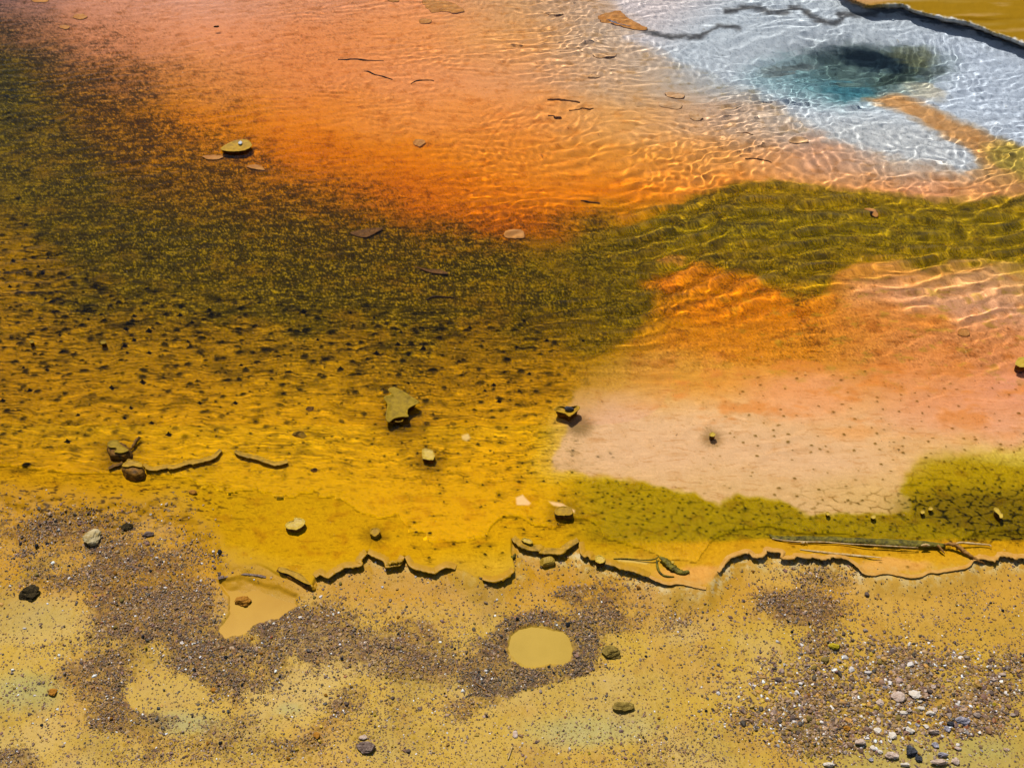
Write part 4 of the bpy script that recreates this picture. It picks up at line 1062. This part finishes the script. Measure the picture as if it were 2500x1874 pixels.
# flat discs and flakes further out
def sunk(name, label, cat, outline, mat_, seed, thick=.012, up=.010, extra=None):
    P = np.array(outline, float); c_ = P.mean(0); zb = bed(*c_)
    root = empty(name, under(c_[0], c_[1], zb))
    lid('cap', outline, zb + up, thick, mat_, root, rim=.003, seed=seed, sub=True)
    if extra: extra(root, zb + up)
    rebase(root); tag(root, label, cat); return root
def ovalpts(px, py, w, h, seed, n=9, j=.13, ang=0):
    r = np.random.default_rng(seed); o_ = []
    for k in range(n):
        a = 2 * math.pi * k / n; q = 1 + r.uniform(-j, j)
        x, y = math.cos(a) * w / 2 * q, math.sin(a) * h / 2 * q
        o_.append((px + x * math.cos(R(ang)) - y * math.sin(R(ang)), py + x * math.sin(R(ang)) + y * math.cos(R(ang))))
    return o_
for lb, px, py, w, h, cap, sd_ in [
    ('right one of the two small orange discs near the top left corner', 195, 41, 34, 13, 'orange_cap', 51),
    ('left one of the two small orange discs near the top left corner', 158, 66, 24, 11, 'orange_cap', 52),
    ('orange disc cut by the top edge near the left corner', 98, 1, 46, 10, 'orange_cap', 53),
    ('orange disc below the big lobed orange flake at the top', 1038, 52, 34, 13, 'orange_cap', 54),
    ('orange disc cut by the top edge, left of the lobed flake', 960, 0, 26, 9, 'orange_cap', 55),
    ('small orange disc alone in the deep orange water', 1023, 348, 31, 17, 'orange_cap', 56),
    ('tiny pale knob with a dark fringe in the middle of the pale tongue', 1739, 1060, 16, 11, 'rim', 57),
    ('cream disc cut by the right edge of the photo', 2497, 884, 36, 28, 'rim', 58),
    ('tiny olive knob with a curled stalk at far left', 77, 833, 12, 9, 'green_cap', 59),
    ('tiny olive knob in the dark patch right of the far left one', 253, 835, 15, 9, 'green_cap', 60),
    ('leftmost tiny yellow knob on the border of the green band', 2021, 1253, 10, 9, 'rim', 61),
    ('tiny yellow knob just left of the pair on the green band', 2132, 1261, 12, 10, 'rim', 62),
    ('lower tiny knob of the pair left of the dumbbell', 2252, 1249, 11, 10, 'rim', 63),
    ('upper tiny knob of the pair left of the dumbbell', 2272, 1241, 11, 10, 'rim', 64)]:
    if py < 400:
        sunk('mat_disc', lb, 'mat disc', ovalpts(px, py, w, h, sd_), 'sunk_orange', sd_); continue
    capped('mat_disc' if w > 20 else 'mat_mound', lb, 'mat disc' if w > 20 else 'mat mound', ovalpts(px, py, w, h, sd_), .006 if py < 400 else .010, .008, cap, 'brown_body', zbot=-.016 if py < 400 else None, seed=sd_, bscale=(.75, .7), shift=(0, 0), group=None, rim=.002)
r_ = capped('dumbbell_flake', 'dumbbell shaped yellow flake in the dark green corner at right', 'mat flake', MR([(2010, 1612), (2020, 1600), (2040, 1608), (2052, 1628), (2068, 1645), (2068, 1665), (2050, 1668), (2042, 1648), (2022, 1630)]), .024, .010, 'rim', 'brown_body', seed=65, bscale=(.7, .6))
sunk('lobed_flake', 'big lobed orange flake at the top, left of centre', 'mat flake', TM([(530, 15), (560, 50), (600, 80), (670, 68), (720, 84), (770, 80), (800, 68), (750, 32), (700, 12), (640, 2), (560, -3)]), 'sunk_orange', 66)
sunk('slit_flake', 'long orange flake with a grey slit beside the white pool', 'mat flake', TM([(1640, 108), (1700, 80), (1780, 72), (1820, 100), (1870, 135), (1925, 160), (1962, 178), (1930, 192), (1850, 180), (1760, 160), (1680, 140)]), 'sunk_orange', 67,
       extra=lambda root, z: tube('slit', TM([(1700, 122), (1760, 145), (1850, 166)]), [.005, .010, .005], 'grey_stone', [z + .002] * 3, parent=root, seed=5, flat=.4, sub=True))
for lb, ol, cap, sd_ in [
    ('curled split orange fragment, left below the large olive disc', TL([(1280, 990), (1320, 980), (1390, 982), (1412, 992), (1380, 1006), (1320, 1008)]), 'orange_cap', 71),
    ('torn orange fragment, right below the large olive disc', TL([(1560, 1050), (1620, 1040), (1660, 1055), (1672, 1078), (1630, 1070), (1580, 1062)]), 'orange_cap', 72),
    ('cracked orange flake on the dark green mat at centre', TM([(1055, 1460), (1100, 1448), (1165, 1455), (1178, 1500), (1120, 1505), (1060, 1500)]), 'orange_cap', 73),
    ('dark peeling flake left of the cracked orange one', TM([(80, 1470), (160, 1450), (285, 1440), (240, 1470), (180, 1500), (110, 1490)]), 'gold_orange_cap', 74),
    ('pointed orange brown flake below the dark peeling one', MM([(480, 78), (560, 92), (640, 98), (700, 122), (640, 126), (560, 108)]), 'gold_orange_cap', 75)]:
    sunk('mat_fragment', lb, 'mat flake', ol, 'sunk_orange' if cap == 'orange_cap' else 'sunk_brown', sd_, up=.014)
for lb, px, py, w, h, ang, sd_ in [
    ('faint pale disc under water at the top, left of the slit flake', 1354, 33, 40, 8, 0, 81),
    ('wide faint disc under water left of the blue pool', 1475, 134, 54, 14, 0, 82),
    ('small faint tan disc under water below the wide faint one', 1449, 186, 32, 8, 0, 83),
    ('upper of two faint discs under water in the pale orange shallows', 1648, 232, 46, 12, 4, 84),
    ('lower of two faint discs under water in the pale orange shallows', 1640, 256, 58, 18, 4, 85),
    ('faint cupped disc under water just left of the white flow', 1698, 284, 34, 20, 10, 86),
    ('faint disc under water at the lower side of the white flow', 1948, 343, 46, 14, 0, 87),
    ('orange disc under water in the pink water at right', 2353, 811, 30, 18, 0, 88),
    ('pinkish pale chip under water in the olive flow at right', 2128, 516, 34, 12, 20, 89)]:
    P_ = ovalpts(px, py, w, h, sd_, ang=ang); zb = bed(px, py)
    b_ = under(px, py, zb); r_ = empty('sunken_disc', b_)
    lid('cap', P_, zb + .012, .014, 'pale_water_disc' if sd_ < 88 else 'sunk_orange', r_, seed=sd_, sub=True, rim=.002)
    rebase(r_); tag(r_, lb, 'sunken disc')

# twigs
TW = [
    ('upper dark twig lying straight in the orange water at the top', TM([(0, 374), (50, 378), (100, 374), (190, 380), (290, 387)]), .007, 'dark_twig', .004),
    ('bent dark twig below the straight one', TM([(165, 452), (200, 455), (235, 472), (285, 485), (345, 502)]), .006, 'dark_twig', .004),
    ('arched dark twig right of the bent one', TM([(462, 528), (490, 512), (530, 505), (580, 506), (607, 514)]), .006, 'dark_twig', .006),
    ('upper brown twig in the pale orange shallows', TM([(1325, 627), (1390, 630), (1450, 635), (1530, 645)]), .008, 'brown_twig', -.004),
    ('middle brown twig with a hooked end in the pale orange shallows', TM([(1460, 696), (1520, 694), (1550, 684), (1580, 690), (1616, 684)]), .008, 'brown_twig', -.004),
    ('lower short brown twig in the pale orange shallows', TM([(1328, 734), (1360, 736), (1375, 745), (1410, 744)]), .006, 'brown_twig', -.004),
    ('dark arched twig in the dark flow above the biggest flake', MM([(560, 288), (595, 270), (650, 268), (735, 276)]), .006, 'dark_twig', .003),
    ('thin brown twig at the border of orange and olive water', TM([(1535, 1270), (1580, 1274), (1620, 1282), (1660, 1290)]), .005, 'dark_twig', .003),
    ('thin twig below the white flow at right', TR([(440, 1002), (490, 1004), (560, 1012), (600, 1022)]), .006, 'brown_twig', .002),
    ('short twig beside the faint disc at the white flow', TR([(385, 832), (430, 838), (490, 846)]), .005, 'brown_twig', .002)]
for i, (lb, pts, rr, mt, z) in enumerate(TW):
    n_ = len(pts)
    zt = [bed(*q) + .007 for q in pts]
    o = tube('twig', pts, [rr * (.45 + .55 * math.sin(math.pi * (k + .6) / (n_ + .2))) for k in range(n_)], 'sunk_brown' if mt == 'brown_twig' else mt, zt, seed=i + 3, wob=.5, sub=True)
    tag(o, lb, 'twig')

# the long log and its branches at the right shore
lg = empty('sunken_log', at(2050, 1325, 0))
tube('trunk', C5([(380, 72), (400, 88), (440, 98), (600, 104), (900, 112), (1200, 128), (1450, 140), (1645, 150)]), [.004, .010, .014, .016, .018, .020, .020, .010], 'green_twig', [.006, .003, .001, .001, .001, .001, .001, .003], parent=lg, seed=4, seg=14, flat=.5, wob=.3)
tube('bark_strip', C5([(400, 100), (500, 116), (620, 124), (780, 126), (920, 137), (1200, 152), (1450, 166)]), [.002, .003, .004, .003, .003, .003, .002], 'pale_twig', [.008] * 7, parent=lg, seed=5)
tube('knot', C5([(600, 122), (618, 132), (640, 122), (652, 134)]), [.002, .003, .003, .002], 'pale_twig', [.012] * 4, parent=lg, seed=6)
tube('knot', C5([(1470, 152), (1500, 146), (1535, 150)]), [.003, .007, .003], 'pale_twig', [.018] * 3, parent=lg, seed=7)
tube('branch_stub', C5([(1590, 148), (1605, 165), (1625, 188), (1642, 210)]), [.006, .006, .005, .002], 'brown_twig', [.012, .010, .008, .004], parent=lg, seed=8)
rebase(lg); tag(lg, 'long olive log lying along the mat edge at right, half sunk', 'log')
fk = empty('forked_twig', at(2370, 1340, 0))
tube('stem', C5([(1640, 142), (1690, 140), (1740, 160), (1790, 200), (1840, 235), (1890, 262), (1942, 290)]), [.005, .009, .011, .009, .008, .007, .003], 'brown_twig', [.014, .016, .018, .016, .010, .0, -.02], parent=fk, seed=9, wob=.5)
tube('branch', C5([(1720, 138), (1760, 130), (1860, 138), (1960, 146), (1975, 160)]), [.004, .005, .005, .003, .002], 'pale_twig', [.014] * 5, parent=fk, seed=10)
rebase(fk); tag(fk, 'forked brown twig crossing the mat edge at the right end of the log', 'twig')
o = tube('reed', C5([(598, 178), (700, 190), (840, 206), (1000, 222), (1100, 230), (1190, 238)]), [.002, .005, .006, .006, .005, .002], 'pale_twig', [.006] * 6, seed=11, flat=.5)
tag(o, 'long pale reed lying below the log', 'reed')
bk = empty('dark_bark', at(1650, 1375, 0))
tube('bark', C4([(1490, 300), (1530, 330), (1580, 375), (1640, 420), (1700, 445), (1765, 438)]), [.006, .014, .018, .016, .012, .007], 'green_twig', [.008, .008, .006, .006, .006, .006], parent=bk, seed=12, seg=10, flat=.6, wob=.4)
tube('side_stalk', C4([(1462, 330), (1470, 400), (1500, 455), (1550, 480), (1625, 486)]), [.004, .006, .005, .005, .003], 'green_twig', [.008, .006, .006, .006, .004], parent=bk, seed=13)
peb(bk, 1220 + 1612 / 3.814, 1280 + 352 / 3.814, 9, 7, 'rim', .018, 3)
rebase(bk); tag(bk, 'dark olive curl of bark with a side stalk, right of the cream pebble', 'bark')
o = tube('stalk', C4([(1060, 318), (1200, 318), (1340, 330), (1440, 322), (1480, 295)]), [.003, .003, .003, .004, .003], 'green_twig', [.006] * 5, seed=14)
tag(o, 'thin stalk lying in the mat left of the dark curl of bark', 'twig')
for lb, pts in [('pale straw on the mud at the bottom centre', BM([(1102, 1522), (1090, 1560), (1075, 1602)])), ('thin brown straw across the dark gravel left below the round puddle', BM([(870, 1120), (905, 1145), (945, 1172)])),
                ('tiny straw in the gravel left of the round puddle', BM([(850, 845), (868, 832)])), ('short straw in the dark gravel under the round puddle, steeply slanted', BM([(990, 1040), (1012, 1080)]))]:
    g_ = [ground_z(*p) + .006 for p in pts]
    o = tube('straw', pts, [.0022] * len(pts), 'pale_twig' if 'pale' in lb else 'brown_twig', g_, seed=15, seg=6)
    tag(o, lb, 'straw')

# ------------------------------------------------------------------ black tufts of the streaked mat
TUFTS = ML([(85, 48), (245, 78), (270, 125), (65, 205), (110, 230), (290, 285), (340, 370), (560, 415), (640, 385), (850, 395), (1140, 390), (1145, 340), (1215, 435), (995, 440), (945, 490), (800, 478), (380, 515), (850, 548), (790, 585),
  (805, 625), (945, 628), (1190, 555), (1325, 355), (1920, 370), (2010, 545), (1640, 310), (2155, 730), (960, 1070), (790, 1040), (830, 975), (495, 1020), (430, 1188), (20, 930), (190, 865), (905, 815), (1525, 705), (1555, 725),
  (1265, 945), (1490, 945), (300, 735), (150, 720), (1070, 1145), (710, 850)]) + MM([(80, 375), (230, 405), (400, 495), (835, 470), (1180, 430), (380, 575), (540, 600), (245, 632), (445, 640), (1320, 552), (1550, 550), (985, 830),
  (930, 865), (445, 818), (1020, 935), (1210, 760)])
def tuft_mesh():
    P, n = [], 22
    r = np.random.default_rng(5)
    prof = [(1.0, -.25), (.72, .12), (.45, .42), (.22, .78), (.07, 1.0)]
    ph = r.uniform(0, 6, 5)
    for rad, z in prof:
        for k in range(n):
            a = 2 * math.pi * k / n
            q = rad * (1 + (.35 * math.sin(3 * a + ph[0]) + .25 * math.sin(5 * a + ph[1]) + .15 * math.sin(9 * a + ph[2])) * rad)
            P.append((q * math.cos(a) * 1.35, q * math.sin(a), z))
    P.append((0.02, 0, 1.12))
    f4 = [(j * n + k, j * n + (k + 1) % n, (j + 1) * n + (k + 1) % n, (j + 1) * n + k) for j in range(len(prof) - 1) for k in range(n)]
    f3 = [((len(prof) - 1) * n + k, (len(prof) - 1) * n + (k + 1) % n, len(P) - 1) for k in range(n)]
    return new_mesh('mat_tuft', P, [np.array(f4), np.array(f3)], [M['tuft']])
tf0 = tuft_mesh()
LMK = [(975, 985, 'the biggest flake'), (287, 1093, 'the upper capped stone'), (1050, 1110, 'the squarish yellow stone'), (757, 1005, 'the upper sunken stone'), (77, 833, 'the far left olive knob'), (253, 835, 'the second olive knob'), (1383, 1002, 'the triangular cup'),
       (1060, 655, 'the pointed brown flake'), (580, 1110, 'the shorter mat ridge'), (900, 565, 'the peeling flake'), (30, 640, 'the left photo edge')]
for i, (px, py) in enumerate(TUFTS):
    o = tf0 if i == 0 else tf0.copy()
    if i: COL.objects.link(o)
    zb = bed(px, py); p = under(px, py, zb)
    w = mpp(px, py) * random.choice([4.5, 5.5, 6.5, 8])
    o.location = p; o.scale = (w * .85, w * .7, w * random.uniform(1.9, 2.6)); o.rotation_euler = (0, 0, random.uniform(-.5, .5))
    L = min(LMK, key=lambda t: math.hypot(t[0] - px, t[1] - py)); dx, dy = px - L[0], py - L[1]; dist = math.hypot(dx, dy)
    dr = ('right of' if dx > 0 else 'left of') if abs(dx) > abs(dy) * 2 else (('below' if dy > 0 else 'above') if abs(dy) > abs(dx) * 1.5 else ('lower ' if dy > 0 else 'upper ') + ('right of' if dx > 0 else 'left of'))
    nr = 'just' if dist < 70 else 'a little' if dist < 140 else 'well' if dist < 260 else 'far'
    tag(o, '%s black tuft %s %s %s' % ('wide' if w / mpp(px, py) > 6 else 'slim', nr, dr, L[2]), 'mat tuft', 'black tufts standing in the gold streaked mat')

# ------------------------------------------------------------------ rubble at the lower right
B6 = [(860, 460, 150, 130, 'p'), (1030, 430, 130, 100, 'w'), (655, 515, 80, 80, 'p'), (985, 515, 60, 40, 'w'), (1085, 500, 60, 35, 'w'), (1095, 572, 80, 55, 'w'), (975, 597, 60, 35, 'p'), (910, 622, 80, 60, 'w'), (1250, 590, 50, 60, 'p'), (1200, 632, 100, 60, 'w'),
      (1340, 572, 45, 30, 'w'), (980, 665, 40, 30, 'p'), (1230, 340, 60, 50, 'p'), (1060, 385, 30, 60, 'p'), (1140, 380, 40, 40, 'p'), (975, 820, 110, 90, 'w'), (790, 870, 75, 90, 'w'), (1230, 835, 120, 50, 'p'), (630, 815, 80, 70, 'w'), (850, 808, 60, 55, 'p'),
      (1378, 798, 70, 66, 'g'), (1420, 742, 90, 60, 'd'), (1550, 722, 160, 110, 'g'), (440, 948, 130, 80, 'p'), (580, 1002, 60, 60, 'w'), (650, 1045, 65, 50, 'w'), (760, 917, 40, 50, 'w'), (780, 1092, 140, 90, 'p'), (985, 1040, 130, 130, 'd'), (1075, 1118, 80, 80, 'd'),
      (930, 1186, 110, 50, 'w'), (100, 1185, 110, 70, 'w'), (1330, 1080, 120, 60, 'g'), (1250, 968, 70, 75, 'g'), (1495, 1008, 70, 56, 'p'), (1470, 1148, 100, 80, 'p'), (1290, 1168, 170, 70, 'p'), (300, 790, 80, 60, 'o'), (370, 700, 60, 50, 'p'), (710, 345, 50, 35, 'g'),
      (1870, 270, 70, 40, 'p'), (1970, 210, 90, 46, 'p'), (1850, 535, 30, 25, 'w'), (1750, 1030, 34, 34, 'g'), (2040, 1015, 40, 30, 'p'), (560, 1130, 60, 50, 'g'), (1150, 770, 60, 50, 'w'), (640, 702, 50, 56, 'p'), (710, 745, 40, 40, 'p'), (1060, 752, 50, 40, 'g')]
TN = {'p': ('pink_stone', 'pinkish'), 'w': ('white_stone', 'whitish'), 'g': ('grey_stone', 'grey'), 'd': ('dark_stone', 'dark grey'), 'o': ('orange_stone', 'orange')}
def where(px, py):
    if py > 1825: return 'at the bottom edge of the photo'
    if py > 1775: return 'in the wet rubble left of the green corner puddle' if px < 2330 else 'at the upper shore of the green corner puddle'
    if px > 2380: return 'near the right edge above the green corner puddle'
    if py > 1730: return 'in the middle of the pale rubble'
    return 'in the upper part of the pale rubble'
seen_ = {}
for i, (x, y, w, h, t) in enumerate(B6):
    px, py = 2000 + x / 4.424, 1600 + y / 4.424
    size = 'big' if w > 95 else ('middle sized' if w > 58 else 'small')
    shp = 'broad' if w > h * 1.45 else ('upright' if h > w * 1.1 else 'chunky')
    key = (size, shp, TN[t][1], where(px, py))
    lb = '%s %s %s stone %s' % (size, shp, TN[t][1], where(px, py))
    seen_.setdefault(lb, []).append((px, py, i, w, h, t))
ORD = ['leftmost', 'second from left', 'third from left', 'fourth from left', 'fifth from left', 'sixth from left']
for lb, L_ in seen_.items():
    L_.sort()
    for k, (px, py, i, w, h, t) in enumerate(L_):
        l2 = lb if len(L_) == 1 else lb.replace('stone ', 'stone ' + ('', )[0], 1) + ', ' + (ORD[k] if k < len(L_) - 1 or len(L_) > 6 else 'rightmost')
        stone('rubble_stone', l2, 'stone', px, py, w / 4.424 * 1.08, h / 4.424 * 1.08, TN[t][0], 200 + i, 3, group='pale stones of the rubble at the lower right', tall=.5, sink=.12, ang=random.uniform(-40, 40) if w < 60 else 0, rough=.22)

# ------------------------------------------------------------------ pebbles (individuals) and fine gravel (uncountable)
flatG = GR['G'][(GR['PY'] > 1180) & (GR['PY'] < 1900) & (GR['PX'] > -300) & (GR['PX'] < 2800)]
selPX = GR['PX'][(GR['PY'] > 1180) & (GR['PY'] < 1900) & (GR['PX'] > -300) & (GR['PX'] < 2800)]
selPY = GR['PY'][(GR['PY'] > 1180) & (GR['PY'] < 1900) & (GR['PX'] > -300) & (GR['PX'] < 2800)]
selX = GR['XX'][(GR['PY'] > 1180) & (GR['PY'] < 1900) & (GR['PX'] > -300) & (GR['PX'] < 2800)]
selY = GR['YY'][(GR['PY'] > 1180) & (GR['PY'] < 1900) & (GR['PX'] > -300) & (GR['PX'] < 2800)]
selZ = GR['Z'][(GR['PY'] > 1180) & (GR['PY'] < 1900) & (GR['PX'] > -300) & (GR['PX'] < 2800)]
selF = GR['fore'][(GR['PY'] > 1180) & (GR['PY'] < 1900) & (GR['PX'] > -300) & (GR['PX'] < 2800)]
pudd = np.zeros(selPX.shape, f32)
for k, p in PUD.items():
    pudd = np.maximum(pudd, ss(-8, 0, poly_sd(selPX, selPY, p, 40)))
zoneR = ss(1.3, .7, ell(selPX, selPY, 2150, 1700, 380, 150))            # coarse rubble zone
zoneY = ss(1.3, .6, ell(selPX, selPY, 850, 1800, 420, 100)) + .7 * zoneR + ss(1.2, .7, ell(selPX, selPY, 1550, 1810, 260, 70)) * .8
zoneD = ss(1.5, .8, ell(selPX, selPY, 1330, 1610, 190, 120)) + ss(1.3, .8, ell(selPX, selPY, 480, 1640, 260, 110)) * .4
PAL = np.array([hx(c_) for c_ in ['#76504c', '#a4867c', '#5a403c', '#9c7424', '#2c2a2c', '#f4e8dc', '#d8b418', '#b89884', '#6a5c5c', '#c89038', '#94502c']])
def gravel_cloud():
    dens = ((flatG * (.45 + .75 * ss(-.3, .3, fbm(selX * 7, selY * 9, 4, 801, .7)))) ** 1.3 * .8 + .045 * selF + .03 * selF * zoneY + .02 * selF * ss(1480, 1600, selPY)) * (1 - pudd) * np.clip(selF + .6 * (selPX < 560), 0, 1)
    dens = dens / dens.sum()
    r = np.random.default_rng(42); N = 95000
    idx = r.choice(len(dens), N, p=dens)
    m = selY[idx] * math.cos(PITCH) + CAM_H * math.sin(PITCH); m = m / FPX
    rad = m * np.exp(r.normal(.28, .42, N)).clip(.7, 5.) * (1 + .75 * zoneR[idx])
    base, f = ICO[0]
    V = np.repeat(base[None], N, 0) * (1 + r.normal(0, .22, (N, 12, 1)))
    sc3 = np.stack([rad * r.uniform(.8, 1.4, N), rad * r.uniform(.7, 1.2, N), rad * r.uniform(.45, .85, N)], 1)
    V = V * sc3[:, None]
    a = r.uniform(0, 6.28, N); ca, sa = np.cos(a)[:, None], np.sin(a)[:, None]
    x = V[..., 0] * ca - V[..., 1] * sa; y = V[..., 0] * sa + V[..., 1] * ca
    jx = r.normal(0, .003, N); jy = r.normal(0, .003, N)
    V = np.stack([x + (selX[idx] + jx)[:, None], y + (selY[idx] + jy)[:, None], V[..., 2] + (selZ[idx] + rad * .18)[:, None]], -1)
    zr, zy, zd = zoneR[idx], zoneY[idx], zoneD[idx]
    wts = np.stack([.9 + 0 * zr, .45 + .8 * zr, .8 - .3 * zr, .45 + .4 * zr, .55 + 2.6 * zd, .13 + .3 * zr, .02 + .45 * zy, .3 + .5 * zr, .28 + .9 * zd, .35 + .2 * zr, .04 + 0 * zr], 1)
    wts = wts / wts.sum(1, keepdims=True); ci = (np.cumsum(wts, 1) > r.uniform(0, 1, (N, 1))).argmax(1)
    col = PAL[ci] * r.uniform(.75, 1.2, (N, 1)); silt = r.uniform(.1, .6, (N, 1)) * (ci[:, None] != 5) ; col = col * (1 - silt) + hx('#b88c3c') * silt; col = lin(np.clip(col, 0, 1)) * .43
    col = np.repeat(col[:, None], 12, 1).reshape(-1, 3)
    F = (f[None] + (np.arange(N) * 12)[:, None, None]).reshape(-1, 3)
    o = new_mesh('gravel', V.reshape(-1, 3), F, [attr_mat('gravel_bits', rough=.55, grain=.3, bump=.3, scale=500, spec=.3)], smooth=False, col=col)
    tag(o, kind='stuff')
gravel_cloud()

MARKS = [(228, 1316, 'the beige stone'), (76, 1450, 'the black mossy lump'), (620, 1470, 'the yellow puddle'), (129, 1691, 'the lone ochre lump'), (521, 1684, 'the ochre pebble'), (773, 1796, 'the bottom ochre pebble'), (886, 1800, 'the lumpy whitish stone'),
         (1318, 1578, 'the round puddle'), (1494, 1594, 'the olive boulder'), (1521, 1728, 'the long speckled stone'), (1258, 1792, 'the pale oval pebble'), (2038, 1578, 'the bright yellow stone'), (1334, 1374, 'the square stone'), (2200, 1700, 'the big pinkish stone'),
         (2350, 1763, 'the big grey stone'), (2225, 1840, 'the dark grey stone'), (440, 1755, 'the mint green stain'), (1940, 1480, 'the mauve gravel patch'), (2380, 1420, 'the forked twig'), (934, 1433, 'the blue and white scrap')]
def pebbles():
    r = np.random.default_rng(77)
    dens = (flatG + .05 * selF + 1.3 * zoneR * flatG) * (1 - pudd) * selF
    dens = dens / dens.sum()
    dens = dens * ((selPX > -10) & (selPX < 2510) & (selPY < 1872)); dens = dens / dens.sum()
    idx = r.choice(len(dens), 250, p=dens)
    kinds = [('mauve_stone', 'mauve brown'), ('black_pebble', 'blackish'), ('orange_stone', 'ochre'), ('tan_stone', 'tan'), ('pink_stone', 'pale pinkish'), ('yellow_stone', 'bright yellow'), ('red_stone', 'brick red')]
    meshes = {}
    for k, (mt, nm) in enumerate(kinds):
        for q in range(3):
            v, f = rock_verts(2, 900 + k * 7 + q, rough=.2)
            o = new_mesh('pebble', v * np.array([1, .85, .6]), f, [M[mt]])
            meshes[(k, q)] = o
    used = set()
    for i in idx:
        px, py = float(selPX[i]), float(selPY[i])
        zr, zy, zd = zoneR[i], zoneY[i], zoneD[i]
        w = np.array([1., .5 + 2.5 * zd, .7, .6 + 1.5 * zr, .35 + 1.2 * zr, .05 + .7 * min(zy, 1), .06])
        k = int(r.choice(7, p=w / w.sum())); q = int(r.integers(0, 3))
        src = meshes[(k, q)]
        if (k, q) in used:
            o = src.copy(); COL.objects.link(o)
        else:
            o = src; used.add((k, q))
        rad = mpp(px, py) * float(np.exp(r.normal(1.45, .25)).clip(3.2, 7.5)) * (1 + .35 * zr)
        o.scale = (rad, rad, rad); o.rotation_euler = (r.uniform(-.3, .3), r.uniform(-.3, .3), r.uniform(0, 6.28))
        o.location = (float(selX[i]), float(selY[i]), float(selZ[i]) + rad * .3)
        if px < 620: reg = 'in the dark gravel at the left'
        elif px < 1180: reg = 'in the gravel left of the round puddle'
        elif px < 1620: reg = 'around the round puddle'
        else: reg = 'on the right half of the shore'
        mark = min(MARKS, key=lambda t: math.hypot(t[0] - px, (t[1] - py) * 1.3))
        dx, dy = px - mark[0], py - mark[1]
        far_ = math.hypot(dx, dy)
        near = 'close' if far_ < 60 else ('some way' if far_ < 130 else 'far')
        dr = ('right of' if dx > 0 else 'left of') if abs(dx) > abs(dy) * 2.2 else (('below' if dy > 0 else 'above') if abs(dy) > abs(dx) * 1.2 else ('lower right of' if dx > 0 and dy > 0 else 'upper right of' if dx > 0 else 'lower left of' if dy > 0 else 'upper left of'))
        siz = 'tiny' if rad / mpp(px, py) < 4.2 else 'small'
        lab = '%s %s pebble %s %s %s' % (siz, kinds[k][1], near, dr, mark[2])
        tag(o, lab, 'pebble', 'small pebbles %s' % reg)
    for kq, o in meshes.items():
        if kq not in used:
            bpy.data.objects.remove(o)
pebbles()
